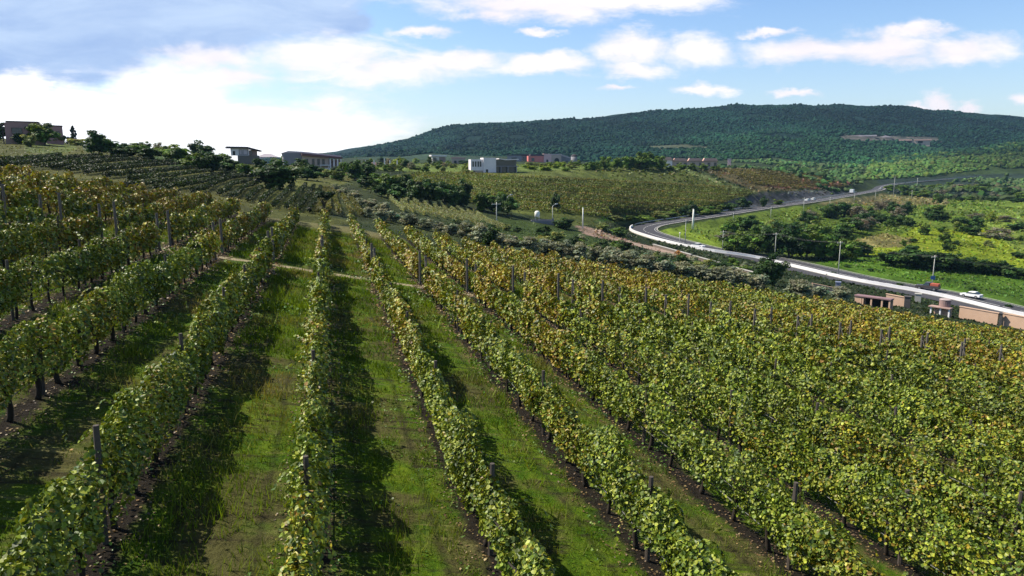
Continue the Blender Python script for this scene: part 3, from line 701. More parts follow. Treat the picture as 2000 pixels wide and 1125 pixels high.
# ------------------------------------------------------------------ trees and bushes
m_tree = leaf_mat('tree_leaf', 0.30, 0.55, 0.3)
m_trunk = simple('tree_bark', (.075, .058, .045), .95, .3, 4, bump=.3)
def unit(v): return v / (np.linalg.norm(v, axis=-1, keepdims=True) + 1e-9)
def proto(kind, seed):
    """one tree of unit height and unit crown width -> (crown mesh, trunk mesh)"""
    global rng
    r = np.random.default_rng(seed); keep = rng; rng = r
    S = dict(tree=(36, 90, .085, (.085, .150, .018), .30), dark=(38, 92, .085, (.036, .076, .014), .32), olive=(34, 84, .075, (.215, .240, .155), .20), bush=(28, 90, .095, (.105, .170, .020), .30),
             bright=(28, 84, .095, (.190, .260, .025), .26), dry=(22, 56, .075, (.165, .150, .105), .22), flat=(26, 56, .08, (.022, .048, .012), .28), conifer=(44, 50, .075, (.018, .038, .028), .25),
             pale=(30, 84, .085, (.185, .225, .060), .25), autumn=(24, 80, .09, (.290, .140, .030), .3))[kind]
    nc, nl, sz, colr, var = S
    tk = MB(); cl = []
    if kind in ('bush', 'bright', 'dry', 'pale', 'autumn'): c0, rad, zt = np.array([0, 0, .44]), np.array([.38, .38, .42]), .3
    elif kind == 'flat': c0, rad, zt = np.array([.05, 0, .80]), np.array([.42, .42, .13]), .62
    elif kind == 'olive': c0, rad, zt = np.array([0, 0, .50]), np.array([.38, .38, .40]), .34
    elif kind == 'conifer': c0, rad, zt = np.array([0, 0, .5]), np.array([.4, .4, .5]), .9
    else: c0, rad, zt = np.array([0, 0, .53]), np.array([.38, .38, .42]), .42
    C, N, sizes, cols = [], [], [], []
    for i in range(nc):
        v = unit(r.normal(size=3)); q = r.uniform() ** .4
        if kind == 'conifer':
            z = .08 + .9 * r.uniform() ** 1.15; a = r.uniform(0, 6.28); rr = .46 * (1 - z) * r.uniform(.45, 1.0)
            p = np.array([rr * math.cos(a), rr * math.sin(a), z]); cr_ = .05 + .10 * (1 - z)
        else:
            p = c0 + v * rad * q * (1 + .18 * r.normal()); cr_ = r.uniform(.11, .20) * (.8 if kind == 'flat' else 1)
            p[2] = max(p[2], .13)
        k = int(nl * r.uniform(.6, 1.3)); w = unit(r.normal(size=(k, 3))) * (r.uniform(size=(k, 1)) ** .45)
        sc = np.array([1, 1, .5 if kind == 'flat' else .75]) * cr_
        C.append(p + w * sc); N.append(w + np.array([0, 0, .45]) + r.normal(size=(k, 3)) * .35); sizes.append(sz * r.uniform(.6, 1.25, k))
        cb = np.array(colr) * (1 + var * r.normal()) * np.array([1 + .12 * r.normal(), 1, 1])
        cols.append(np.clip(cb[None] * r.uniform(.7, 1.35, (k, 1)), .006, .4)); cl.append(p)
    C = np.concatenate(C); C[:, 2] = np.clip(C[:, 2], .02, 1.04)
    me = leaf_mesh('crown', C, np.concatenate(N), np.concatenate(sizes), np.concatenate(cols), m_tree, False)
    z = np.linspace(-.05, zt, 5); bx_ = np.cumsum(r.normal(size=5) * .015); tw = .034 if kind != 'conifer' else .03
    tp = np.stack([bx_, bx_ * .5, z], -1); tk.tube(tp, np.linspace(tw, tw * .5, 5), 6)
    for p in cl[::3]:
        if kind == 'conifer': break
        tk.tube([tp[2], tp[3] * .5 + p * .5 + np.array([0, 0, -.03]), p], [tw * .5, tw * .3, tw * .12], 4)
    rng = keep
    return me, tk.mesh('trunk', m_trunk, True)
KINDS_ = ('tree', 'dark', 'olive', 'bush', 'bright', 'dry', 'flat', 'conifer', 'pale', 'autumn')
PROTO = {k: [proto(k, 100 + 10 * i + j) for j in range(4 if k not in ('conifer', 'flat') else 1)] for i, k in enumerate(KINDS_)}
NAME = dict(tree='leafy_tree', dark='dark_tree', olive='olive_tree', bush='green_bush', bright='bright_bush', dry='dry_bush', flat='flat_topped_tree', conifer='conifer_tree', pale='pale_bush', autumn='reddish_bush')
DESC = dict(tree='leafy mid green tree', dark='dense dark green tree', olive='silvery grey olive tree', bush='rounded green bush', bright='bright yellow-green bush', dry='bare greyish brown bush',
            flat='dark flat-topped tree with thin trunk', conifer='dark pointed conifer', pale='pale olive-green bush', autumn='reddish brown bush')
PLANTS = []
def plant(kind, px, base, top, w, place, desc=None, group=None, sink=0.04):
    p = at(px, base); d = p[1]; sc_ = (1.36 if px > 900 else 1.02) if kind == 'olive' else 1.0 if kind in ('conifer', 'flat') or 690 < px < 1000 and base < 425 else .85 if 500 < px < 690 and base < 350 else 1.15
    H = (base - top) * d / F * sc_; Wd = w * d / F * sc_
    root = empty(NAME[kind], (p[0], p[1], p[2] - sink * H), random.uniform(0, 6.28)); root.scale = (Wd, Wd, H * 1.04)
    cm_, tm_ = random.choice(PROTO[kind])
    link('crown', cm_, root); link('trunk', tm_, root)
    PLANTS.append((root, desc or DESC[kind], place, px, group)); return root
HILLTOP = 'on the skyline by the brown villa'
for a in [('conifer', 144, 274, 238, 30, 'on the skyline right of the brown villa'), ('tree', 88, 284, 249, 58, 'in front of the brown villa'), ('dark', 2, 274, 247, 30, 'at the left edge under the villa pergola'),
          ('dark', 38, 282, 265, 24, 'below the brown villa window'), ('pale', 60, 287, 262, 26, 'below the brown villa'), ('bush', 118, 282, 264, 28, 'below the brown annex'), ('pale', 150, 284, 270, 40, 'at the foot of the conifer'),
          ('dark', 194, 304, 266, 52, 'alone at the top of the terraced rows', 'big round black-green tree'), ('bush', 186, 278, 263, 26, 'behind the big round tree'), ('dry', 238, 294, 281, 44, 'on the skyline right of the big round tree'),
          ('dry', 272, 291, 277, 34, 'on the skyline above the terraced rows'), ('dry', 310, 292, 269, 24, 'on the skyline above the terraced rows'), ('bush', 255, 296, 283, 40, 'on the crest above the terraced rows'),
          ('dark', 292, 310, 290, 46, 'on the crest above the terraced rows'), ('bush', 325, 306, 288, 50, 'on the crest above the terraced rows'), ('bush', 350, 314, 289, 56, 'on the crest above the terraced rows'),
          ('dark', 394, 312, 281, 46, 'on the crest left of the flat-roofed house'), ('bush', 378, 328, 303, 50, 'on the crest left of the flat-roofed house'), ('dark', 408, 334, 304, 50, 'on the crest left of the flat-roofed house'),
          ('bush', 432, 330, 302, 50, 'on the crest left of the flat-roofed house'), ('dark', 448, 336, 313, 36, 'below the flat-roofed house'), ('pale', 436, 322, 308, 30, 'left of the flat-roofed house'),
          ('tree', 480, 345, 321, 32, 'below the grey retaining wall', 'ball-shaped green tree'), ('dark', 535, 368, 322, 86, 'among the converging rows below the houses', 'largest dark spreading tree with broad crown'),
          ('dark', 508, 330, 305, 34, 'between the hilltop houses'), ('bush', 545, 322, 303, 44, 'between the hilltop houses'), ('tree', 563, 326, 301, 40, 'between the hilltop houses'), ('dark', 590, 334, 308, 50, 'below the long villa'),
          ('dark', 612, 342, 320, 54, 'below the long villa'), ('bush', 575, 342, 318, 56, 'below the long villa'), ('dark', 600, 352, 333, 50, 'below the long villa'), ('pale', 640, 346, 325, 32, 'below the long villa', 'bluish grey agave-like bush'),
          ('tree', 672, 340, 313, 34, 'right of the long villa'), ('dark', 692, 352, 312, 46, 'right of the long villa'), ('dark', 716, 352, 318, 42, 'right of the long villa'), ('bush', 660, 352, 334, 34, 'right of the long villa'),
          ('flat', 634, 416, 372, 44, 'standing alone at the end of the centre rows', 'small lone tree with thin trunk')]: plant(*a, group='trees and bushes on the left hill')
BELT = 'in the dark belt below the white house'
for px, b, t, w in [(715, 368, 345, 40), (738, 370, 338, 50), (762, 378, 342, 56), (790, 384, 344, 56), (815, 394, 350, 56), (842, 398, 354, 60), (868, 400, 358, 52), (902, 402, 352, 46), (880, 404, 362, 46), (775, 392, 362, 44),
                    (745, 384, 360, 36), (945, 412, 373, 44), (965, 418, 380, 40), (992, 420, 383, 44), (978, 402, 374, 30), (1085, 410, 380, 20)]:
    plant('dark' if (px % 3) else 'tree', px, b, t, w, BELT if px < 1050 else 'in the middle vineyard above the water tank', group='trees of the dark belt')
OL = 'along the edge of the yellowing vineyard'
for px, b, t, w in [(652, 374, 359, 24), (672, 384, 366, 30), (694, 392, 371, 32), (705, 405, 386, 32), (727, 408, 388, 38), (748, 416, 393, 38), (720, 424, 405, 34), (745, 432, 408, 40), (772, 434, 409, 44), (802, 442, 417, 46), (834, 450, 426, 44),
                    (862, 452, 432, 36), (884, 460, 434, 40), (912, 466, 440, 40), (940, 474, 446, 44), (972, 482, 458, 38), (1000, 488, 466, 36), (1032, 494, 470, 40), (1066, 498, 472, 44), (1100, 504, 478, 42), (1134, 510, 483, 42), (1166, 514, 490, 36),
                    (1196, 520, 494, 42), (1230, 526, 500, 42), (1262, 532, 506, 44), (1296, 538, 512, 44), (1332, 544, 519, 42), (1366, 550, 524, 46), (1402, 556, 528, 50), (1440, 560, 534, 44), (1478, 566, 540, 46), (1560, 578, 554, 44), (1600, 583, 562, 36), (1640, 587, 566, 36)]:
    plant('olive', px, b, t, w, OL, group='olive trees lining the vineyard')
for a in [('dark', 955, 480, 448, 34, OL), ('dark', 890, 452, 432, 30, OL), ('bush', 1010, 476, 458, 30, OL), ('bush', 1150, 500, 482, 34, OL), ('dark', 1300, 527, 506, 36, OL), ('dark', 1500, 556, 503, 54, 'in front of the white barrier', 'broad dark tree half hiding the road'),
          ('dark', 1478, 552, 530, 30, 'in front of the white barrier'), ('autumn', 1326, 505, 490, 20, 'below the road bend'), ('bush', 1250, 514, 496, 30, OL), ('bush', 1395, 540, 522, 34, OL), ('dark', 1215, 512, 498, 26, OL),
          ('dark', 1212, 464, 450, 26, 'inside the lane loop by the bend'), ('bush', 1205, 455, 443, 34, 'inside the lane loop by the bend'), ('pale', 1176, 450, 436, 30, 'inside the lane loop by the bend'), 
          ('dark', 1352, 424, 398, 24, 'behind the thick white pole'), ('dark', 1335, 422, 406, 22, 'behind the thick white pole'), ('pale', 1290, 428, 412, 40, 'at the foot of the middle vineyard'), ('bush', 1260, 432, 418, 40, 'at the foot of the middle vineyard'),
          ('bush', 1225, 430, 420, 44, 'at the foot of the middle vineyard'), ('pale', 1200, 432, 421, 40, 'at the foot of the middle vineyard'), ('bush', 1310, 424, 412, 30, 'at the foot of the middle vineyard'), ('dark', 1100, 446, 428, 40, 'beside the water tank'), ('dark', 1420, 412, 398, 30, 'on the road cutting'), ('dark', 1450, 408, 390, 30, 'on the road cutting'),
          ('bush', 1390, 418, 402, 44, 'on the road cutting'), ('dark', 1490, 404, 386, 14, 'on the road cutting'), ('bush', 1520, 400, 390, 20, 'on the road cutting'), ('bush', 1370, 420, 404, 40, 'on the road cutting'),
          ('dark', 1610, 353, 338, 8, 'on the red field skyline')]: plant(*a)
random.seed(12)
def scatter(n_, poly, kinds, hr, wr, place, group, excl=()):
    xs, ys = zip(*poly); out = []; tries = 0
    while len(out) < n_ and tries < 9000:
        tries += 1
        px, b = random.uniform(min(xs), max(xs)), random.uniform(min(ys), max(ys))
        if not inpoly(np.array([px]), np.array([b]), poly)[0]: continue
        if any(inpoly(np.array([px]), np.array([b]), e)[0] for e in excl): continue
        if any(abs(px - q[0]) < wr[0] * .5 and abs(b - q[1]) < 3.0 for q in out): continue
        out.append((px, b))
    for px, b in sorted(out): 
        h = random.uniform(*hr); plant(random.choice(kinds), px, b, b - h, h * random.uniform(*wr) if wr[1] < 5 else random.uniform(*wr), place, group=group)
scatter(46, [(690, 318), (700, 336), (920, 338), (930, 322), (840, 318)], ('bush', 'bright', 'pale', 'dark', 'bush', 'dry'), (7, 16), (12, 24), 'on the meadow left of the white house', 'bushes around the plateau houses')
scatter(34, [(1020, 324), (1020, 336), (1300, 330), (1300, 320), (1180, 322)], ('bush', 'bright', 'bush', 'pale'), (5, 11), (14, 26), 'between the salmon house and terracotta villa', 'bushes around the plateau houses')
for px, t, w in [(1180, 309, 26), (1205, 312, 24), (1228, 307, 30), (1250, 303, 32), (1266, 303, 34), (1286, 308, 26), (1150, 317, 20)]:
    plant('tree', px, 331, t, w, 'standing left of the terracotta villa', group='bushes around the plateau houses')
for px, t in [(1330, 321), (1352, 320), (1375, 322), (1310, 324), (1396, 324)]: plant('bush', px, 333, t, 20, 'in front of the terracotta villa', group='bushes around the plateau houses')
scatter(46, [(870, 452), (1000, 470), (1200, 505), (1480, 552), (1470, 528), (1330, 508), (1180, 480), (1000, 450)], ('dark', 'bush', 'dark', 'pale', 'olive'), (9, 20), (16, 34), 'on the dark slope above the olive trees', 'bushes on the dark slope')
scatter(26, [(205, 296), (205, 306), (330, 312), (450, 336), (455, 318), (380, 300), (300, 290)], ('bush', 'dark', 'bush', 'pale', 'dark'), (9, 20), (18, 34), 'on the crest above the terraced rows', 'trees and bushes on the left hill')
scatter(18, [(500, 330), (520, 345), (600, 356), (720, 362), (725, 335), (600, 330)], ('bush', 'dark', 'tree', 'pale', 'dark'), (9, 18), (16, 30), 'on the slope below the long villa', 'trees and bushes on the left hill')
VALG = 'bushes and trees of the valley'
scatter(30, [(1352, 452), (1600, 422), (1720, 408), (1700, 444), (1620, 472), (1420, 470)], ('tree', 'dark', 'bush', 'tree', 'pale', 'dark', 'dry'), (14, 26), (24, 50), 'in the thicket inside the road bend', VALG)
for px, b, t, w in [(1432, 492, 462, 46), (1470, 496, 458, 50), (1500, 498, 452, 56), (1540, 503, 450, 60), (1575, 505, 456, 62), (1610, 506, 462, 56), (1650, 508, 470, 50), (1455, 486, 456, 44), (1590, 490, 440, 60), (1520, 484, 440, 50), (1640, 488, 452, 50), (1680, 500, 474, 44)]:
    plant('tree' if px % 20 else 'dark', px, b, t, w, 'in the tall thicket behind the roadside lamps', group=VALG)
scatter(18, [(1700, 398), (1860, 398), (1880, 430), (1780, 452), (1690, 440)], ('tree', 'bush', 'dark', 'dry', 'pale'), (10, 22), (20, 40), 'in the valley below the far road', VALG)
scatter(20, [(1790, 450), (2060, 392), (2060, 440), (1900, 470), (1820, 478)], ('tree', 'bush', 'dark', 'bright', 'dry'), (10, 22), (20, 40), 'on the bright slope at the right edge', VALG)
scatter(14, [(1680, 480), (1740, 470), (2060, 470), (2060, 520), (1900, 500)], ('dark', 'bush', 'bush', 'pale'), (6, 14), (10, 24), 'in the bright meadow', VALG)
for px, b, t, w in [(1745, 520, 492, 60), (1772, 522, 488, 64), (1800, 524, 494, 60), (1832, 526, 494, 62), (1862, 528, 500, 60), (1892, 531, 506, 52), (1922, 534, 510, 50), (1950, 536, 512, 40), (1975, 542, 522, 34), (2005, 545, 524, 40)]:
    plant('dark', px, b, t, w, 'in the dark hedge behind the roadside lawn', group='dark hedge trees behind the lawn')
for px, b in [(1620, 538), (1625, 536), (1757, 558), (1970, 600), (1655, 522), (1700, 530), (1900, 566)]: plant('dark', px, b, b - 5, 14, 'on the roadside lawn', 'low dark shrub', VALG)
plant('autumn', 1438, 492, 478, 12, 'behind the roadside lamps', 'small orange-yellow tree', VALG)
plant('dry', 1950, 466, 446, 60, 'on the bright slope', 'wide grey leafless thicket bush', VALG)
scatter(36, [(1730, 376), (1740, 368), (2060, 360), (2060, 396), (1860, 394)], ('dark', 'dark', 'bush', 'dry'), (6, 12), (16, 34), 'in the dark scrub below the far road', VALG)
seen = {}
for rec in PLANTS: seen.setdefault((rec[1], rec[2]), []).append(rec)
for (ds_, pl), lst in seen.items():
    for i, (root, _, _, px, g) in enumerate(sorted(lst, key=lambda r_: r_[3])):
        lab = f'{ds_} {pl}' if len(lst) == 1 else f'{ds_} {pl}, {ORD[i]} from the left'
        tag(root, lab, 'bush' if 'bush' in root.name else 'tree', g)
# ------------------------------------------------------------------ hillside woods that read as one mass
ico_t = (1 + 5 ** .5) / 2
ICO = unit(np.array([(-1, ico_t, 0), (1, ico_t, 0), (-1, -ico_t, 0), (1, -ico_t, 0), (0, -1, ico_t), (0, 1, ico_t), (0, -1, -ico_t), (0, 1, -ico_t), (ico_t, 0, -1), (ico_t, 0, 1), (-ico_t, 0, -1), (-ico_t, 0, 1)]))
ICOF = np.array([(0, 11, 5), (0, 5, 1), (0, 1, 7), (0, 7, 10), (0, 10, 11), (1, 5, 9), (5, 11, 4), (11, 10, 2), (10, 7, 6), (7, 1, 8), (3, 9, 4), (3, 4, 2), (3, 2, 6), (3, 6, 8), (3, 8, 9), (4, 9, 5), (2, 4, 11), (6, 2, 10), (8, 6, 7), (9, 8, 1)])
def woods(name, n_, u0, u1, d0, d1, wr, colr, label, thin=0.0, poly=None):
    u = rng.uniform(u0, u1, n_); d = np.sqrt(rng.uniform(d0 ** 2, d1 ** 2, n_)); x = u * d; y = d
    z = terrain(x, y); f = sstep(500, 1400, y)
    z = z + f * (vnoise(np.stack([x * .006, y * .006, x * 0], -1), 21) * 12 + vnoise(np.stack([x * .018, y * .018, x * 0], -1), 22) * 4.5)
    px, py = topix(x, y, z)
    ok = np.ones(n_, bool) if poly is None else inpoly(px, py, poly)
    nz = vnoise(np.stack([x * .012, y * .006, x * 0], -1), 61) + .6 * vnoise(np.stack([x * .04, y * .02, x * 0], -1), 62)
    if poly is not None or d1 < 1005:
        ok &= np.array([np.hypot(*(road[:, :2] - q).T).min() for q in np.stack([x, y], -1)]) > np.where(x / y > .5, 20, 9)
    ok &= (nz > thin) & ~inpoly(px, py, [(1645, 264), (1830, 268), (1835, 277), (1645, 276)]) & ~((d > 1000) & inpoly(px, py, [(1235, 288), (1330, 282), (1398, 288), (1330, 293)]))
    x, y, z = x[ok], y[ok], z[ok]; m = len(x); w = rng.uniform(*wr, m) * (1 + .5 * (rng.uniform(size=m) < .12)); hgt = w * rng.uniform(.5, .9, m)
    V = ICO[None] * (1 + .25 * rng.normal(size=(m, 12, 1))) * np.stack([w * .5, w * .5, hgt * .5], -1)[:, None] + np.stack([x, y, z + hgt * .32], -1)[:, None]
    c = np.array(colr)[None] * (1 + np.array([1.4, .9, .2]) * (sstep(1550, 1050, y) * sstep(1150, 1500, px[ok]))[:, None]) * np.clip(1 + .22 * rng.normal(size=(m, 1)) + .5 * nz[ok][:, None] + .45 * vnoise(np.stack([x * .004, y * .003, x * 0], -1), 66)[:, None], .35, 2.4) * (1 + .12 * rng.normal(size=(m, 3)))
    Fx = (np.arange(m)[:, None, None] * 12 + ICOF[None]).reshape(-1)
    nf = m * 20
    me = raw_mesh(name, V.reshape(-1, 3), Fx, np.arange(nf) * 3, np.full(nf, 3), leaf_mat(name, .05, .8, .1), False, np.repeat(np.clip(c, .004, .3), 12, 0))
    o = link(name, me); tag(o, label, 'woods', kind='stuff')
woods('hillside_forest', 84000, -.36, .95, 1000, 1960, (3, 6.8), (.008, .030, .018), 'cloud-shadowed dark blue-green forest covering the long far ridge', -.75)  # cloud shadow over the ridge is put into the dark crown colour
woods('hillside_scrub', 20000, .42, .95, 640, 1120, (2.5, 5.5), (.024, .052, .018), 'dark scrub dotted over the nearer green hill at right', -.8, [(1560, 352), (1690, 346), (1700, 318), (1820, 290), (2300, 260), (2300, 332), (1740, 352)])
woods('valley_scrub', 2600, .15, .5, 480, 1000, (3, 6), (.020, .046, .022), 'scrub on the low ground between plateau and ridge', .05)
woods('lowland_scrub', 5000, .48, .95, 470, 900, (2.5, 5.5), (.018, .036, .020), 'dark bluish scrub below the straight far road', -.3, [(1715, 352), (2200, 330), (2200, 400), (1880, 394), (1730, 374)])
def rough_grass():
    n_ = 150000; u = rng.uniform(-.85, .85, n_); d = np.exp(rng.uniform(math.log(62), math.log(560), n_)); x, y = u * d, d
    ok = d > edge_d(u) + .5
    for j in range(0, len(road) - 1, 3): ok &= np.hypot(x - road[j, 0], y - road[j, 1]) > 11.5
    x, y = x[ok], y[ok]; z = terrain(x, y); m = len(x); pat = vnoise(np.stack([x * .08, y * .04, x * 0], -1), 96)
    k = rng.uniform(size=m) < (.55 + .5 * pat) * np.where(x / y < .12, .45, 1.0); x, y, z = x[k], y[k], z[k]; m = len(x)
    sz = y / 150 * rng.uniform(.25, .75, m) * np.where(x / y < .12, .55, 1.0); c = cover(x, y, z) * rng.uniform(.6, 1.9, (m, 1)) * (1 + .12 * rng.normal(size=(m, 3)))
    me = leaf_mesh('rough_grass', np.stack([x, y, z + sz * .25], -1), rng.normal(size=(m, 3)) * .7 + np.array([0, -.3, .7]), sz, np.clip(c, .006, .4), m_tree, False)
    tag(link('rough_grass', me), 'rough grass and weeds covering the slopes and valley meadows', 'grass', kind='stuff')
rough_grass()
# ------------------------------------------------------------------ hedge-like rows on the slopes
def slope_row(pp, h, w, per_m, size, g, label, group, name='hillside_vine_row'):
    P_ = smooth_line(np.array([at(a, b) for a, b in pp]), 8); seg = np.linalg.norm(np.diff(P_[:, :2], axis=0), axis=1); cum = np.concatenate([[0], np.cumsum(seg)])
    n_ = int(min(9000, cum[-1] * per_m)); s = rng.uniform(0, cum[-1], n_)
    s = s[rng.uniform(size=n_) < np.clip(1.1 + .7 * n1(s * .16 + pp[0][0], 71), .4, 1)]; n_ = len(s)
    x, y = np.interp(s, cum, P_[:, 0]), np.interp(s, cum, P_[:, 1]); z = terrain(x, y)
    off = rng.normal(size=(n_, 2)) * w * .42
    C = np.stack([x + off[:, 0], y + off[:, 1], z + .15 + h * rng.beta(1.3, 1.1, n_) * (1 + .2 * n1(s * .8, 72))], -1) - np.array([P_[0]])
    N = rng.normal(size=(n_, 3)) * .6 + np.array([0, 0, .7])
    c = np.array(g)[None] * np.clip(1 + .3 * rng.normal(size=(n_, 1)) + .35 * n1(s * .25, 73)[:, None], .3, 2) * (1 + .1 * rng.normal(size=(n_, 3)))
    me = leaf_mesh(name, C, N, size * rng.uniform(.7, 1.3, n_), np.clip(c, .006, .4), m_tree, False)
    o = link(name, me, None, P_[0]); tag(o, label, 'vine row', group)
TER = [[(0, 318), (60, 314), (120, 306)], [(0, 328), (70, 321), (150, 311), (200, 306)], [(60, 331), (110, 328), (180, 314), (250, 309)], [(100, 332), (150, 325), (220, 318), (290, 314)],
       [(130, 338), (200, 331), (270, 323), (340, 318)], [(165, 342), (255, 331), (320, 325), (385, 322)], [(205, 349), (300, 340), (370, 332), (430, 328)], [(250, 356), (330, 348), (400, 338), (455, 334)],
       [(300, 363), (360, 357), (420, 346), (470, 339)], [(350, 368), (400, 358), (440, 349), (490, 344)], [(400, 373), (425, 360), (457, 350), (500, 346)], [(442, 376), (457, 363), (493, 354)], [(465, 383), (481, 368), (505, 360)],
       [(489, 388), (512, 370)], [(515, 393), (542, 371)], [(541, 399), (574, 362)], [(566, 403), (598, 363)], [(588, 406), (614, 366)], [(608, 409), (627, 368)], [(624, 411), (635, 370)], [(642, 412), (642, 371)], [(660, 412), (650, 373)], [(684, 414), (666, 378)], [(702, 416), (682, 384)]]
for i, pp in enumerate(TER):
    if i >= 8: pp = [(2 * pp[0][0] - pp[1][0], pp[0][1] + 7) if i < 13 else (pp[0][0] + (pp[0][0] - pp[-1][0]) * .22, pp[0][1] + 8)] + pp
    slope_row(pp, .66, .36, 64, .22, (.020, .034, .010) if i < 19 else (.105, .105, .030), f'dark low terrace row on the left hill, {ORD[i]} counting from the upper left', 'terrace rows on the left hill')  # dark leaf colour of most rows stands in for their shaded side
for k in range(11):
    slope_row([(750 + 17.5 * k, 378 + 3.6 * k), (768 + 18.5 * k, 396 + 3.8 * k), (790 + 20.5 * k, 415 + 3.6 * k)], .95, .32, 70, .24, (.225, .245, .12), f'pale straight vine row under the dark tree belt, {ORD[k]} from the left', 'pale rows below the tree belt')
lo = np.array([(760, 372), (980, 408), (1150, 442), (1330, 427), (1480, 386)])
MIDN = 22
for k in range(MIDN):
    f = k / (MIDN - 1)
    yl = 341 + f * 64; x0 = np.interp(yl, [341, 372, 405], [800, 740, 975]); 
    pts = []
    for px in np.arange(x0, 1490, 18.0):
        py = yl + (px - 900) * (.050 + .030 * f) + 5 * math.sin(px * .006 + k * .2) * f
        if py > np.interp(px, [700, 980, 1150, 1330, 1480], [374, 405, 441, 426, 380]) or py < np.interp(px, [700, 800, 1000, 1320, 1480], [372, 338, 338, 330, 379]): continue
        pts.append((px, py))
    if len(pts) > 9: slope_row(pts, 1.0, .7, 12, .55, (.120, .145, .028) if k % 4 else (.150, .135, .036), f'low vine row crossing the middle hillside, {ORD[k]} down from the houses', 'vine rows of the middle hillside')
for k in range(9):
    f = k / 8; pts = [(px, 331 + f * 26 + (px - 1440) * (.075 + .02 * f)) for px in np.arange(1400 + 70 * f, 1655, 16.0)]
    pts = [(a, b) for a, b in pts if b < np.interp(a, [1400, 1480, 1660], [352, 372, 366])]
    if len(pts) > 3: slope_row(pts, 1.0, .8, 18, .6, (.130, .115, .030), f'thin vine row across the red-brown field, {ORD[k]} from its top', 'vine rows of the red-brown field')
# ------------------------------------------------------------------ road furniture, walls, poles
def sweep(p, o0, o1, z0, z1, mat, name, parent=None, i0=0, i1=None, origin=None):
    a = offset(p, o0)[i0:i1]; b = offset(p, o1)[i0:i1]; m = len(a); og = np.zeros(3) if origin is None else np.asarray(origin)
    V = np.stack([a + (0, 0, z0), b + (0, 0, z0), b + (0, 0, z1), a + (0, 0, z1)], 1).reshape(-1, 3) - og
    Fq = [(4 * i + j, 4 * i + (j + 1) % 4, 4 * i + 4 + (j + 1) % 4, 4 * i + 4 + j) for i in range(m - 1) for j in range(4)] + [(0, 1, 2, 3), (4 * m - 1, 4 * m - 2, 4 * m - 3, 4 * m - 4)]
    return MB().add(V, Fq).build(name, mat, parent)
rpx, rpy = topix(*road.T)
def ridx(px, lo_=0, hi=None):
    """index of the road sample under a photo column on the near leg (hi = bend) or the far leg (lo_ = bend)"""
    hi = len(road) if hi is None else hi
    return lo_ + int(np.argmin(np.abs(rpx[lo_:hi] - px)))
BEND = int(np.argmin(rpx[:int(len(road) * .75)]))
def thing_at(name, loc, label, cat, group=None, rz=0.0): return tag(empty(name, loc, rz), label, cat, group)
iend = BEND + 3
b_ = thing_at('road_barrier', road[0], 'long white concrete barrier along the outer edge of the curving road', 'barrier')
sweep(road, -5.2, -4.84, -.1, .82, m_white, 'barrier_wall', b_, 0, iend, road[0]); sweep(road, -5.36, -4.70, -.12, .12, m_kerb, 'barrier_base', b_, 0, iend, road[0])
m_steel = simple('galvanised_steel', (.42, .43, .45), .45, .15, 2, metal=.5)
g_ = thing_at('guard_rail', road[iend], 'grey metal guard rail along the road beyond the bend', 'guard rail')
i1 = ridx(1690, BEND); sweep(road, -5.0, -4.92, .45, .78, m_steel, 'rail', g_, iend, i1, road[iend])
for i in range(iend, i1, 2):
    q = offset(road, -5.06)[i]; MB().box(-.06, .06, -.06, .06, -.1, .74).build('post', m_steel, g_, loc=q - road[iend])
i2 = ridx(1725, BEND); g2 = thing_at('guard_rail', road[i2], 'thin pale guard rail along the straight far road at upper right', 'guard rail')
sweep(road, 4.9, 5.05, .3, 1.15, m_kerb, 'rail', g2, i2, None, road[i2])
for i in range(i2, len(road), 8): MB().box(-.1, .1, -.1, .1, -.3, .9).build('post', m_kerb, g2, loc=offset(road, 5.2)[i] - road[i2])
# lane that leaves the road by the bend, and the boundary wall below it
lane = pix_line(LANE_PX, 8, 4, 30)
m_dirt = simple('pale_dirt', (.30, .215, .165), .95, .3, .5, bump=.2)
strip('dirt_lane', lane, -1.7, 1.7, .12, m_dirt)
m_peach = simple('peach_plaster', (.60, .40, .28), .85, .12, .8, bump=.05)
m_tan = simple('tan_wall', (.20, .155, .125), .9, .2, .8, bump=.1)
m_dkst = simple('dark_stone', (.10, .09, .088), .9, .25, 2, bump=.1)
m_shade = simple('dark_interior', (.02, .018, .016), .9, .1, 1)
m_glass = simple('window_glass', (.03, .045, .05), .15, .1, 1, spec=.6)
m_frame = simple('window_frame', (.10, .08, .07), .6, .1, 3)
def ground_line(pp): return np.array([at(a, b) for a, b in pp])
def wall(px0, py0, px1, py1, h, th, mat, label, name='boundary_wall', z0=-.8, cap=True, parts=None):
    a, b = at(px0, py0), at(px1, py1); mid = (a + b) / 2; d = b - a; Lw = math.hypot(d[0], d[1]); rz = math.atan2(d[1], d[0])
    t = thing_at(name, mid, label, 'wall', None, rz); s = d[2] / 2
    V = lambda x0, x1, y0, y1, za, zb: [(x0, y0, za + x0 / Lw * 2 * s), (x1, y0, za + x1 / Lw * 2 * s), (x1, y1, za + x1 / Lw * 2 * s), (x0, y1, za + x0 / Lw * 2 * s),
                                        (x0, y0, zb + x0 / Lw * 2 * s), (x1, y0, zb + x1 / Lw * 2 * s), (x1, y1, zb + x1 / Lw * 2 * s), (x0, y1, zb + x0 / Lw * 2 * s)]
    MB().hexa(V(-Lw / 2, Lw / 2, -th / 2, th / 2, z0, h)).build('wall_panel', mat, t, bevel=.02)
    if cap: MB().hexa(V(-Lw / 2 - .1, Lw / 2 + .1, -th / 2 - .08, th / 2 + .08, h + .004, h + .14)).build('coping', m_kerb if mat is m_tan else mat, t)
    return t, Lw, V
wall(1276, 484, 1350, 505, .9, .35, m_tan, 'low tan wall under the road bend, left end of the roadside walls')
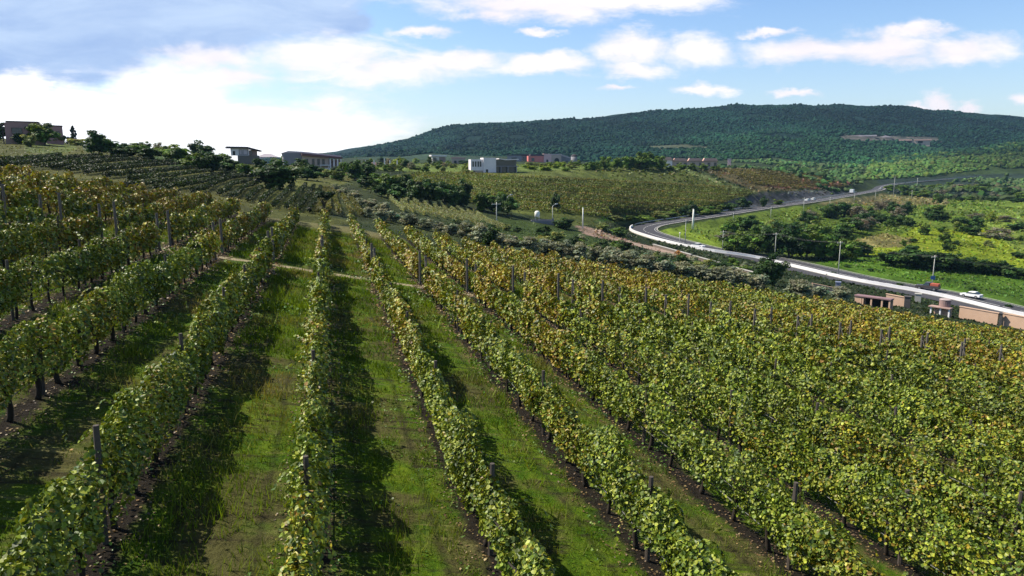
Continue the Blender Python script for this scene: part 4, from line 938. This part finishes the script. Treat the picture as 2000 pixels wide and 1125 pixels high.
wall(1354, 508, 1430, 529, 1.0, .35, m_tan, 'low tan wall below the barrier behind the olive trees')
wall(1434, 533, 1480, 545, 1.1, .35, m_tan, 'short tan wall left of the broad dark roadside tree')
wall(1586, 570, 1634, 580, 1.5, .3, m_peach, 'peach wall left of the grey roadside cabinet')
wall(1730, 594, 1766, 601, 2.0, .3, m_peach, 'peach wall between open shelter and dark gate pillar')
wall(1873, 621, 1948, 635, 2.2, .35, m_peach, 'tall sunlit peach wall right of the small pavilion')
wall(1957, 636, 2060, 656, 2.3, .35, m_peach, 'tall sunlit peach wall in the right corner')
def pillar(px, base, wpx, hpx, mat, label, name, cat='pillar', capm=None, dep=1.0):
    p = at(px, base); m_ = p[1] / F; w = wpx * m_ / 2; h = hpx * m_
    t = thing_at(name, p, label, cat, None, -math.atan2(p[0], p[1])); MB().box(-w, w, -w * dep, w * dep, -.8, h).build('shaft', mat, t, bevel=.03)
    MB().box(-w - .08, w + .08, -w * dep - .08, w * dep + .08, h + .004, h + .16).build('cap', capm or mat, t); return t
pillar(1771, 602, 11, 23, m_dkst, 'dark square gate pillar between peach wall and sunken gateway', 'gate_pillar')
pillar(1953, 636, 5, 24, m_dkst, 'narrow dark pillar between the two tall peach walls', 'wall_pillar')
pillar(1792, 590, 11, 16, m_kerb, 'pale stone pillar beside the red-roofed pickup', 'stone_pillar')
m_cab = simple('blue_grey_paint', (.22, .25, .36), .6, .15, 1)
t = pillar(1635, 580, 9, 29, m_cab, 'tall blue-grey roadside cabinet left of the open shelter', 'roadside_cabinet', 'cabinet')
# open shelter with posts
def at_frame(px, base, extra=0.0):
    p = at(px, base); return p, p[1] / F, -math.atan2(p[0], p[1]) + extra
class Bld:
    """a building whose parts are given in photo-pixel units at its distance: x right, y away, z up"""
    def __init__(s, name, px, base, label, cat='house', yaw=0.0, dmin=6.0):
        s.p = at(px, base, dmin); s.m = s.p[1] / F; s.root = thing_at(name, s.p, label, cat, None, -math.atan2(s.p[0], s.p[1]) + yaw)
    def boxes(s, name, mat, L_, parent=None, bevel=0.0):
        b = MB()
        for q in L_: b.box(*[v * s.m for v in q])
        return b.build(name, mat, parent or s.root, bevel=bevel)
    def prism(s, name, mat, poly, y0, y1, parent=None): return MB().prism([(a * s.m, c * s.m) for a, c in poly], y0 * s.m, y1 * s.m).build(name, mat, parent or s.root)
    def window(s, x0, x1, z0, z1, y=0.0, side=None, mat=None, name='window'):
        e = .12 / s.m * s.m; m_ = s.m; X0, X1, Z0, Z1, Y = [v * m_ for v in (x0, x1, z0, z1, y)]
        f = MB(); w = min(.12, (X1 - X0) * .12)
        f.box(X0, X1, Y - .09, Y + .01, Z1 - w, Z1).box(X0, X1, Y - .09, Y + .01, Z0, Z0 + w).box(X0, X0 + w, Y - .09, Y + .01, Z0 + w, Z1 - w).box(X1 - w, X1, Y - .09, Y + .01, Z0 + w, Z1 - w)
        fo = f.build(name, m_frame, s.root); MB().box(X0 + w, X1 - w, Y - .04, Y + .005, Z0 + w, Z1 - w).build('pane' if name == 'window' else 'leaf', mat or m_glass, fo); return fo
    def door(s, x0, x1, z0, z1, y=0.0): return s.window(x0, x1, z0, z1, y, mat=m_shade, name='door')
ROADYAW = -.35
sh = Bld('roadside_shelter', 1702, 599, 'open peach shelter with dark bays and posts below the road', 'shelter', ROADYAW)
sh.boxes('wall', m_peach, [(-33, -20, 0, 14, -8, 17), (-33, 34, 14, 15.5, -8, 17)]); sh.boxes('roof', simple('dusty_rose_roof', (.26, .16, .17), .9, .2, 1), [(-34, 35, -1.5, 16.5, 17.2, 19.5)])
for x in (-19, -3, 17, 31): sh.boxes('post', m_peach, [(x, x + 3, 0, 3, -8, 17)])
sh.boxes('bay_shade_panel', m_shade, [(-16, 30, 12.5, 13.6, -6, 16)])  # dark sheet added before the rear wall, standing in for shade in the bays
pv = Bld('garden_pavilion', 1842, 618, 'small pavilion with flat roof and white post below the barrier', 'pavilion', ROADYAW)
pv.boxes('roof', simple('pinkish_tile', (.40, .27, .23), .9, .2, 1), [(-28, 12, -3, 14, 16, 18)]); pv.boxes('rear_wall', m_peach, [(-22, 10, 11, 13, -10, 15.8)])
for x in (-25, -8, 8): pv.boxes('post', m_white, [(x, x + 2.6, 0, 2.6, -10, 15.8)])
tk_ = Bld('roof_water_tank', 1843, 618, 'stout brownish pink round water tank above the small pavilion', 'water tank', 0)
z_ = 18.3 * tk_.m; MB().cyl((0, .9, z_), (0, 0, 1), .95, 1.35, 20).build('drum', simple('pink_tank', (.30, .20, .18), .7, .12, 1), tk_.root); MB().cyl((0, .9, z_ + 1.352), (0, 0, 1), 1.0, .14, 20, .8).build('lid', simple('tank_lid', (.42, .34, .32), .7, .1, 1), tk_.root)
# poles ---------------------------------------------------------------------------------------
m_conc = simple('pole_concrete', (.50, .50, .44), .85, .12, 2)
m_conw = simple('pale_pole', (.80, .79, .72), .8, .06, 2)
m_lampm = simple('lamp_housing', (.62, .63, .62), .5, .1, 2)
m_ins = simple('insulator', (.30, .22, .18), .4, .1, 4)
def pole(px, base, top, kind, label, wpx=None, cat='pole', group=None, yaw=0.5):
    p = at(px, base); m_ = p[1] / F; H = (base - top) * m_; r = .13 if wpx is None else wpx * m_ / 2
    nm = {'power': 'power_pole', 'plain': 'concrete_post', 'lamp': 'street_lamp', 'double': 'street_lamp', 'globe': 'street_lamp'}[kind]
    t = thing_at(nm, p, label, 'street lamp' if nm == 'street_lamp' else cat, group, yaw)
    mat = m_conw if kind == 'plain' else m_conc
    MB().tube([(0, 0, -.4), (0, 0, H * .5), (0, 0, H)], [r, r * .82, r * .62], 10).build('shaft', mat, t, True)
    if kind == 'plain': MB().cyl((0, 0, H + .003), (0, 0, 1), r * .66, .12, 10, r * .5).build('cap', mat, t)
    if kind == 'power':
        MB().box(-1.1, 1.1, r * .66, r * .66 + .14, H - .55, H - .38).build('crossarm', m_conc, t)
        for x in (-1.0, 0, 1.0): MB().tube([(x, r * .66 + .07, H - .378), (x, r * .66 + .07, H - .28), (x, r * .66 + .07, H - .12)], [.05, .09, .05], 8).build('insulator', m_ins, t)
    if kind in ('lamp', 'double'):
        for sg in ((1,) if kind == 'lamp' else (1, -1)):
            MB().tube([(0, 0, H - .15), (.5 * sg, 0, H + .25), (1.4 * sg, 0, H + .35)], [.05, .045, .04], 6).build('arm', m_lampm, t)
            MB().box(1.3 * sg - .42, 1.3 * sg + .42, -.16, .16, H + .40, H + .58, .05).build('lamp_head', m_lampm, t)
    if kind == 'globe':
        b = MB(); z = np.linspace(-1, 1, 9); b.tube(np.stack([0 * z, 0 * z, H + .26 + .28 * z], -1), .30 * np.sqrt(np.clip(1 - z * z, .02, 1)), 12).build('lamp_globe', m_conw, t, True)
    return p, H
GP = 'poles and lamps along the road'
pole(1138, 446, 406, 'plain', 'pale concrete post beside the dirt lane, left of the bend', 3.0)
pole(1353, 448, 409, 'plain', 'thick bright white post inside the road bend', 4.6)
pole(970, 441, 395, 'power', 'thin grey pole on the green slope left of the water tank', 2.4)
pole(1079, 438, 402, 'lamp', 'lamp post at the corner of the water tank enclosure')
pole(991, 416, 384, 'double', 'twin-headed lamp post rising from the dark tree belt')
pole(1327, 478, 457, 'globe', 'short lamp with white globe on the grass inside the bend')
pole(1338, 476, 429, 'power', 'thin power pole on the grass inside the bend'); 
pole(1432, 431, 416, 'power', 'short pole beside the far leg, nearest to the thick white post')
pole(1505, 426, 404, 'power', 'pole on the far leg below the road cutting')
pole(1569, 415, 386, 'power', 'taller pole on the far leg beside the two white cars')
pole(1620, 409, 385, 'power', 'pole on the far leg between the white cars and the truck')
pole(1668, 394, 378, 'power', 'short pole just below the white truck')
pole(1709, 393, 373, 'power', 'pole just right of the white truck')
pole(1744, 391, 346, 'power', 'tallest pole where the far road turns right')
pole(1780, 391, 372, 'power', 'small pole right of the tallest far pole')
pole(1790, 373, 350, 'globe', 'white-topped lamp beside the straight far road')
A1, H1 = pole(1411, 489, 450, 'power', 'power pole behind the near leg, left of the yellow sign')
A2, H2 = pole(1513, 504, 454, 'power', 'power pole behind the near leg before the tall thicket')
A3, H3 = pole(1637, 535, 470, 'power', 'tall pole at the left end of the roadside lawn')
A4, H4 = pole(1820, 561, 497, 'power', 'tall power pole with blue sign behind the red pickup')
p = A4; t = thing_at('road_sign', (p[0], p[1], p[2]), 'small blue rectangular sign fixed to the tall pole by the pickup', 'sign', None, -math.atan2(p[0], p[1]) + .2)
m_blue = simple('blue_sign', (.03, .10, .28), .5, .1, 3); MB().box(-.5, .5, -.26, -.20, 2.0, 2.9).build('panel', m_blue, t, bevel=.015); MB().box(-.3, .3, -.198, -.14, 2.3, 2.42).build('bracket', m_steel, t)
def span(a, ha, b, hb, label):
    a = a + np.array([0, 0, ha - .2]); b = b + np.array([0, 0, hb - .2]); t = thing_at('overhead_wire', a, label, 'wire')
    for o in (-.95, 0.0, .95):
        s = np.linspace(0, 1, 15); q = np.outer(s, b - a); q[:, 2] -= 4 * .8 * s * (1 - s); q[:, 0] += o * .9; q[:, 1] += o * .4; MB().tube(q, .012, 4, False).build('cable', m_wire, t)
B5 = at(2150, 600)
span(A1, H1, A2, H2, 'sagging overhead wires between the two poles before the thicket'); span(A2, H2, A3, H3, 'sagging overhead wires crossing in front of the tall thicket')
span(A3, H3, A4, H4, 'sagging overhead wires crossing the dark hedge toward the tall pole'); span(A4, H4, B5, 8.0, 'sagging overhead wires running from the tall pole off the right edge')
# yellow warning sign by the lamps
p = at(1438, 493); t = thing_at('warning_sign', p, 'yellow diamond warning sign at the thicket edge', 'sign', None, -math.atan2(p[0], p[1]))
MB().tube([(0, .05, -.2), (0, .05, 2.6)], [.04, .04], 6).build('post', m_steel, t); MB().prism([(0, 1.5), (.62, 2.12), (0, 2.74), (-.62, 2.12)], -.02, .005).build('panel', simple('yellow_sign', (.75, .48, .03), .5, .08, 3), t)
# vehicles ------------------------------------------------------------------------------------
m_tyre = simple('tyre_rubber', (.02, .02, .02), .9, .1, 5); m_rim = simple('wheel_rim', (.35, .35, .36), .4, .1, 5, metal=.6)
m_lens = simple('headlight_lens', (.75, .75, .72), .2, .05, 5); m_tail = simple('tail_light', (.45, .02, .02), .3, .05, 5)
def vehicle(kind, px, o, label, colr, lo_, hi, flip=False, cat='car'):
    i = ridx(px, lo_, hi); i = min(max(i, 1), len(road) - 2); T = road[i + 1] - road[i - 1]; q = offset(road, o)[i]; q[2] += .04
    t = thing_at({'car': 'parked_car', 'pickup': 'pickup_truck', 'truck': 'box_truck'}[kind] if kind != 'car' else 'passenger_car', q, label, cat, None, math.atan2(T[1], T[0]) + (math.pi if flip else 0))
    mat = simple('vehicle_paint', colr, .3, .03, 2, spec=.6)
    def shell(poly, w, name, m_, taper=0.0, bev=.04):
        b = MB(); k = len(poly); zb = min(z for _, z in poly); zt = max(z for _, z in poly)
        V = [(x, -w / 2 + taper * (z - zb) / (zt - zb), z) for x, z in poly] + [(x, w / 2 - taper * (z - zb) / (zt - zb), z) for x, z in poly]
        b.add(V, [tuple(range(k)), tuple(range(2 * k - 1, k - 1, -1))] + [(j, j + k, (j + 1) % k + k, (j + 1) % k) for j in range(k)]); return b.build(name, m_, t, bevel=bev)
    wb = 1.35
    if kind == 'car':
        shell([(-2.15, .32), (2.15, .32), (2.2, .62), (2.0, .80), (1.05, .92), (-1.7, .95), (-2.15, .88)], 1.75, 'body', mat); shell([(-1.75, .955), (1.05, .925), (.45, 1.38), (-1.1, 1.42)], 1.6, 'cabin_glass', m_glass, .16); shell([(-1.05, 1.425), (.40, 1.385), (.3, 1.45), (-.95, 1.48)], 1.3, 'roof', mat, .02, .01)
        zf, hw, Lh = .66, .87, 2.17
    elif kind == 'pickup':
        shell([(-2.6, .5), (2.55, .5), (2.6, .85), (2.4, 1.08), (.95, 1.15), (-2.6, 1.15)], 1.9, 'body', mat); shell([(-.55, 1.155), (1.0, 1.155), (.45, 1.82), (-.45, 1.84)], 1.75, 'cabin_glass', m_glass, .12); shell([(-.6, 1.845), (.55, 1.825), (.45, 1.93), (-.5, 1.95)], 1.62, 'roof', mat, .02, .01)
        b = MB(); b.box(-2.5, -.6, -.85, .85, 1.0, 1.152); b.build('load_bed', m_shade, t); zf, hw, Lh = .9, .95, 2.58; wb = 1.6
        MB().box(-2.45, -.65, -.82, .82, 1.16, 1.75).build('cargo_cover', simple('red_tarp', (.42, .10, .06), .8, .15, 2), t, bevel=.06)
    else:
        MB().box(-3.2, 1.5, -1.2, 1.2, .95, 3.35).build('cargo_box', mat, t, bevel=.04); shell([(1.55, .55), (3.3, .55), (3.35, 1.3), (2.95, 2.35), (1.55, 2.4)], 2.15, 'cab', mat, .05); shell([(2.99, 1.45), (3.36, 1.42), (3.0, 2.22)], 1.85, 'windscreen', m_glass, .02, .0)
        MB().box(-3.1, 3.1, -.5, .5, .55, .93).build('chassis', m_shade, t); zf, hw, Lh = .95, 1.0, 3.33; wb = 2.2
    for x in (-wb, wb):
        for s in (-1, 1):
            y = s * (hw - .06); rr = .33 if kind == 'car' else .42
            w_ = MB().cyl((x, y - .11, rr), (0, 1, 0), rr, .22, 18).build('wheel', m_tyre, t); MB().cyl((x, y + s * .112 - .01, rr), (0, 1, 0), rr * .6, .02, 14).build('rim', m_rim, w_)
    for s in (-1, 1):
        MB().box(Lh - .03, Lh + .05, s * hw * .7 - .18, s * hw * .7 + .18, zf, zf + .16).build('headlight', m_lens, t); MB().box((-2.63 if kind == 'pickup' else -3.23 if kind == 'truck' else -2.18), (-2.57 if kind == 'pickup' else -3.17 if kind == 'truck' else -2.10), s * hw * .75 - .14, s * hw * .75 + .14, zf, zf + .15).build('tail_light', m_tail, t)
vehicle('pickup', 1812, .5, 'dark pickup with red covered load on the near road', (.07, .06, .06), 0, BEND, cat='pickup')
vehicle('car', 1882, 1.8, 'white car right of the red-topped pickup', (.8, .8, .8), 0, BEND)
vehicle('car', 1371, -2.6, 'white car just after the bend, partly hidden by the barrier', (.75, .73, .74), 0, BEND, True)
vehicle('car', 1584, -2.0, 'left one of two white cars on the far leg', (.8, .8, .8), BEND, None, True); vehicle('car', 1596, -2.0, 'right one of two white cars on the far leg', (.8, .8, .78), BEND, None, True)
vehicle('truck', 1670, -2.2, 'white box truck climbing the far leg', (.8, .82, .82), BEND, None, cat='truck')
vehicle('car', 1714, 2.0, 'small pale car where the far road turns', (.7, .7, .7), ridx(1650, BEND), ridx(1716, BEND) + 2)
# ------------------------------------------------------------------ houses
S_ = lambda n, c, v=.14, s=.5: simple(n, c, .88, v, s, bump=.05)
st_pink = S_('mauve_stucco', (.36, .215, .20)); st_tan = S_('tan_stucco', (.48, .37, .30)); st_white = S_('white_stucco', (.80, .73, .73)); st_cream = S_('cream_stucco', (.72, .65, .52)); st_salmon = S_('salmon_stucco', (.68, .20, .17))
st_rose = S_('rose_stucco', (.70, .44, .42)); st_grey = S_('grey_block', (.24, .23, .25)); st_brown = S_('brown_stucco', (.30, .20, .16)); rf_dark = S_('dark_roof', (.055, .045, .055)); rf_red = S_('red_brown_roof', (.17, .085, .085)); rf_terra = S_('terracotta_roof', (.58, .36, .30)); rf_pale = S_('pale_roof', (.55, .46, .47)); wood = S_('weathered_boards', (.17, .145, .12))
curtain = S_('pale_curtain', (.58, .5, .52))
h = Bld('hilltop_villa', 49, 282, 'mauve-brown villa with dark window on the left skyline', yaw=-.1)
MB().prism([(a * h.m, c * h.m) for a, c in [(-29, -5), (29, -5), (29, 37), (24, 41.5), (-25, 41.5), (-29, 39)]], 0, 34 * h.m).build('wall', st_pink, h.root)
h.boxes('roof', rf_dark, [(-27, 25, -1.2, 35, 41.8, 43.2)]); h.window(-19, -2, 19, 31, 0); h.boxes('plinth', st_brown, [(-30, 30, -1, 0, -5, 7)])
pg = h.boxes('pergola', rf_dark, [(-66, -29.5, 4, 22, 35, 37.5)])
for x in (-62, -46, -34): h.boxes('post', rf_dark, [(x, x + 1.6, 5, 6.6, -5, 34.9)], pg)
h = Bld('hilltop_annex', 101, 281, 'plain mauve-brown block between the villa and the conifer', yaw=.1)
h.boxes('wall', st_pink, [(-20, 20, 0, 30, -5, 33)]); h.boxes('roof', rf_dark, [(-20.8, 20.8, -.8, 31, 33.1, 35)]); h.window(8, 15, 12, 24, 0)
h = Bld('flat_roofed_house', 478, 320, 'pale house with dark overhanging roof on a grey retaining wall', yaw=0.1)
h.boxes('wall', st_white, [(-22, 9, 0, 22, 16, 29)]); h.boxes('side_wall', st_brown, [(9.2, 24, 1, 22, 16, 26)]); h.prism('roof', rf_dark, [(-31, 29.2), (4, 29.2), (32, 23.5), (32, 25.3), (6, 32.2), (-31, 32.2)], -5, 24)
h.boxes('retaining_wall', wood, [(-12, 27, -3, 0, -6, 15.8)]); h.door(-20, -16, 16, 24, 0); h.window(-9, -3, 17, 27, 0, mat=curtain); h.window(-2, 7, 17, 27, 0, mat=curtain); h.window(11, 15, 17, 25, 1)
h = Bld('small_pink_house', 524, 312, 'low pink house with shallow hipped roof right of the flat-roofed house', yaw=.1)
h.boxes('wall', st_rose, [(-19, 17, 0, 16, -3, 9.5)]); MB().add(np.array([(-22, -3, 9.6), (20, -3, 9.6), (20, 19, 9.6), (-22, 19, 9.6), (-6, 8, 16), (6, 8, 16)]) * h.m, [(0, 3, 2, 1), (0, 1, 5, 4), (1, 2, 5), (2, 3, 4, 5), (3, 0, 4)]).build('roof', rf_pale, h.root); h.window(-8, 2, 3, 8, 0); h.window(6, 12, 3, 8, 0)
h = Bld('long_villa', 612, 332, 'long villa with low red-brown roof and white porch columns', yaw=.15)
h.boxes('wall', st_tan, [(-20, 30, 0, 22, -2, 27)]); h.boxes('left_wing_wall', st_grey, [(-54, -20.2, 2, 22, 10, 32)]); h.prism('roof', rf_red, [(-21, 27.2), (56, 21.5), (56, 24.5), (-21, 31.5)], -6, 24); h.prism('left_wing_roof', rf_pale, [(-58, 31), (-44, 35.5), (-18, 34.5), (54, 27.5), (54, 24.8), (-21, 32)], 2, 26)
h.boxes('porch_rear_wall', st_brown, [(30.2, 54, 14, 22, -2, 20.5)]); h.boxes('porch_floor', st_white, [(22, 56, -5, 14, -4, 4)])
for x in (31, 38, 45, 51.5): h.boxes('column', st_white, [(x, x + 2.4, -3.5, -1.1, 4.1, 21)])
for x in (-14, -2, 8, 17): h.window(x, x + 5, 10, 21, 0)
h.boxes('carport_roof', S_('white_canvas', (.6, .6, .58)), [(11, 29, -14, -1, 8, 10)]); h.boxes('carport_post', st_white, [(12, 13, -13, -12, -4, 7.9)]); h.boxes('carport_post', st_white, [(27, 28, -13, -12, -4, 7.9)])
h = Bld('pillared_shell', 742, 326, 'unfinished pale building with bare pillars left of the cream hut', 'building')
h.boxes('floor_slab', st_tan, [(-42, 36, 0, 20, -2, 2)]); h.boxes('wall', st_rose, [(-20, 2, 8, 20, 2.1, 9)])
for x in (-40, -28, -12, 8, 18, 32): h.boxes('pillar', st_white, [(x, x + 2.2, 1, 3.2, 2.1, 13 if x != 8 else 16)])
h.boxes('beam', st_tan, [(-41, -26, .8, 3.4, 13.1, 14.3)])
h = Bld('cream_hut', 857, 321, 'small cream hut with dark opening and white roof slab', 'hut', yaw=.3)
h.boxes('wall', st_cream, [(-13, 1, 0, 12, -3, 15)]); h.boxes('side_room', st_brown, [(1.2, 14, 1, 12, -3, 14)]); h.boxes('roof', st_white, [(-15, 16, -2, 14, 15.2, 17.6)]); h.window(-11, -6, 6, 13, 0); h.door(3, 8, -2, 8, 1)
h = Bld('tan_cottage', 896, 321, 'low tan cottage between cream hut and white house', 'house')
h.boxes('wall', st_tan, [(-13, 12, 0, 12, -3, 11)]); h.prism('roof', rf_terra, [(-15, 11.1), (14, 11.1), (14, 12.6), (-4, 14.5), (-15, 13)], -1, 13); h.door(-9, -4, -2, 7, 0); h.window(3, 8, 3, 8, 0)
h = Bld('white_house', 968, 337, 'large white two-storey house with dark glazed right half', yaw=.25)
h.boxes('wall', st_white, [(-24, 1, 0, 26, -3, 28)]); h.boxes('low_wing_wall', st_white, [(-48, -24.2, 3, 24, 4, 25)]); h.boxes('wing_base', st_tan, [(-40, -24.2, 2, 20, -4, 3.8)])
for x in (-45, -40, -35, -30.5): h.window(x, x + 3, 11, 21, 3)
h.boxes('upper_glazing', m_glass, [(1.2, 42, 5, 6, 13, 24)]); h.boxes('lower_glazing', m_glass, [(1.2, 42, 5, 6, 0, 11)]); h.boxes('balcony_slab', st_grey, [(1.2, 45, -1, 7, 11.2, 12.8)])
h.prism('canopy_roof', st_white, [(6, 25.5), (20, 23.5), (46, 24.5), (46, 26), (20, 25.2), (6, 27)], -3, 20); h.boxes('rear_wall', st_grey, [(1.2, 44, 8, 24, 0, 23)]); h.boxes('terrace', st_grey, [(-2, 50, -4, 8, -8, -.2)])
for x in (10, 24, 41): h.boxes('column', st_grey, [(x, x + 1.6, -.5, 1.1, 0, 11)])
h.door(-19, -15, -2, 6, 0)
h = Bld('grey_block_house', 1003, 320, 'low grey flat-roofed block behind the glazed half of the white house', dmin=300)
h.boxes('wall', st_grey, [(-12, 15, 0, 14, -4, 16)]); h.boxes('roof', rf_dark, [(-13, 16, -1, 15, 16.1, 17.6)]); h.window(-4, 6, 6, 12, 0)
h = Bld('dark_glass_house', 1034, 320, 'dark glazed house with flat roof left of the salmon house', dmin=300)
h.boxes('wall', st_grey, [(-17, 16, 0, 14, -4, 15)]); h.boxes('roof', rf_dark, [(-19, 20, -2, 15, 15.1, 18.5)]); h.window(-13, -2, 5, 13, 0); h.window(0, 12, 5, 13, 0)
h = Bld('salmon_house', 1056, 321, 'salmon red house with pink right end and dark door', yaw=.2)
h.boxes('wall', st_salmon, [(-24, 6, 1, 16, -4, 16)]); h.boxes('pink_wall', st_rose, [(6.2, 21, 0, 16, -4, 20)]); h.boxes('roof', rf_dark, [(-20, 6, 0, 17, 16.2, 19.2)]); h.door(11, 15, -2, 9, 0); h.window(-18, -12, 6, 12, 1)
h = Bld('tan_arch_house', 1088, 320, 'tan house with dark arch right of the salmon house')
h.boxes('wall', st_tan, [(-12, 8, 0, 14, -4, 17)]); h.boxes('roof', rf_pale, [(-13, 9, -1, 15, 17.1, 18.4)]); MB().prism([(x * h.m, z * h.m) for x, z in [(-5, -3), (4, -3), (4, 7), (2.5, 10), (-.5, 11.2), (-3.5, 10), (-5, 7)]], -.6 * h.m, -.05 * h.m).build('arch_opening', m_shade, h.root)
h = Bld('grey_gabled_house', 1104, 320, 'grey slope-roofed house beside the dark round tower')
h.prism('wall', st_grey, [(-10, -4), (12, -4), (12, 9), (-8, 15), (-10, 14)], 0, 14); h.prism('roof', rf_pale, [(-9, 15.6), (13, 9.4), (13, 11), (-6, 17.5), (-9, 17.2)], -1, 15); h.window(1, 6, 1, 6, 0)
h = Bld('round_tower', 1121, 321, 'dark round tower at the right end of the plateau houses', 'tower')
z = np.linspace(0, 1, 6); MB().tube([(0, 2, -4 * h.m), (0, 2, 15 * h.m)], [6 * h.m, 6 * h.m], 16).build('wall', st_grey, h.root, True); MB().tube(np.stack([0 * z, 0 * z + 2, 15.1 * h.m + 4 * h.m * np.sin(z * 1.57)], -1), 6.2 * h.m * np.cos(z * 1.5) + .02, 16).build('dome', rf_dark, h.root, True)
h = Bld('terracotta_villa', 1342, 328, 'long low villa with several terracotta roofs above the middle vineyard', yaw=.1)
h.boxes('wall', st_tan, [(-28, 56, 2, 16, -3, 13)]); h.boxes('left_wing_wall', st_white, [(-52, -28.2, 0, 16, -6, 15)]); h.prism('left_wing_roof', rf_terra, [(-57, 15.1), (-26, 15.1), (-32, 20.5), (-48, 20.5)], -3, 18)
for x0, x1 in ((-27, 0), (1, 28), (29, 57)): h.prism('roof', rf_terra, [(x0, 13.2), (x1, 13.2), (x1 - 3, 18), (x0 + 3, 18.6)], -1, 18)
for x in (-20, -6, 9, 22, 38, 50): h.window(x, x + 5, 3, 10, 2)
h.window(-46, -40, 2, 11, 0); h.boxes('terrace_wall', st_rose, [(-50, -26, -6, -4, -9, -2)])
h = Bld('pale_silo', 1424, 327, 'small pale pink tower alone on the red field skyline', 'tower')
h.boxes('wall', st_rose, [(-3.2, 3.2, 0, 6.4, -3, 15)], bevel=.1); h.boxes('roof', rf_pale, [(-3.8, 3.8, -.6, 7, 15.1, 16.6)]); h.boxes('door', m_shade, [(-1, 1, -.3, -.05, -2, 5)])
h = Bld('hillside_building', 1684, 277, 'long pale building halfway up the far ridge', 'building', dmin=1100)
h.boxes('wall', st_tan, [(-32, 22, 0, 20, -6, 10)]); h.boxes('roof', rf_pale, [(-34, 24, -2, 22, 10.1, 12.4)])
for x in (-24, -10, 6): h.boxes('window', m_shade, [(x, x + 7, -.4, -.05, 2, 7)])
h = Bld('hillside_shed', 1727, 276, 'small pale shed right of the long building on the far ridge', 'building', dmin=1100)
h.boxes('wall', st_tan, [(-10, 12, 0, 14, -5, 7)]); h.prism('roof', rf_pale, [(-12, 7.1), (14, 7.1), (1, 11)], -2, 16); h.boxes('door', m_shade, [(-4, 2, -.4, -.05, -2, 4)])
h = Bld('hillside_terrace_house', 1776, 280, 'low spread-out house at the right of the far ridge clearing', 'building', dmin=1100)
h.boxes('wall', st_tan, [(-28, 34, 0, 14, -6, 5)]); h.boxes('roof', rf_terra, [(-30, 4, -2, 16, 5.1, 7.5), (8, 36, -2, 16, 5.1, 6.8)])
for x in (-20, -4, 14): h.boxes('window', m_shade, [(x, x + 8, -.4, -.05, 0, 4)])
# water tank in its walled enclosure
h = Bld('enclosure_wall', 1062, 437, 'low grey walled enclosure round the white water tank', 'enclosure')
h.boxes('front_wall', st_grey, [(-24, 18, 0, 1.2, -3, 6)]); h.boxes('rear_wall', st_grey, [(-24, 18, 22, 23.2, -1, 7)]); h.boxes('side_wall', st_grey, [(-25.3, -24.1, 0, 23, -3, 6)]); h.boxes('side_wall', st_grey, [(18.1, 19.3, 0, 23, -3, 6)]); h.boxes('gate_post', st_grey, [(16, 19.4, -1.4, -.1, -3, 11)])
h = Bld('white_water_tank', 1049, 434, 'white water tank standing on thin legs inside the enclosure', 'water tank')
MB().tube([(0, 1.6, 9.5 * h.m), (0, 1.6, 10 * h.m), (0, 1.6, 19 * h.m), (0, 1.6, 21.5 * h.m)], [4.2 * h.m, 5 * h.m, 5 * h.m, 2.5 * h.m], 16).build('tank', m_conw, h.root, True)
for x, y in ((-4, 0), (3.4, 0), (-4, 8), (3.4, 8)): h.boxes('leg', st_white, [(x, x + .9, y + 3, y + 3.9, -3, 9.6)])
# ------------------------------------------------------------------ air
m_hz, nt = mat_new('haze'); vo = nd(nt, 'ShaderNodeVolumePrincipled'); vo.inputs['Density'].default_value = HAZE if 'HAZE' in globals() else .00006
vo.inputs['Color'].default_value = (.36, .64, .95, 1); vo.inputs['Anisotropy'].default_value = .1
ho = nd(nt, 'ShaderNodeOutputMaterial'); nt.links.new(vo.outputs[0], ho.inputs['Volume'])
gmin, gmax = gV.min(0), gV.max(0)
hz = MB().box(gmin[0] - 3, gmax[0] + 3, -64, gmax[1] + 3, gmin[2] - 1, gmax[2] + 30).build('haze', m_hz); tag(hz, kind='stuff')
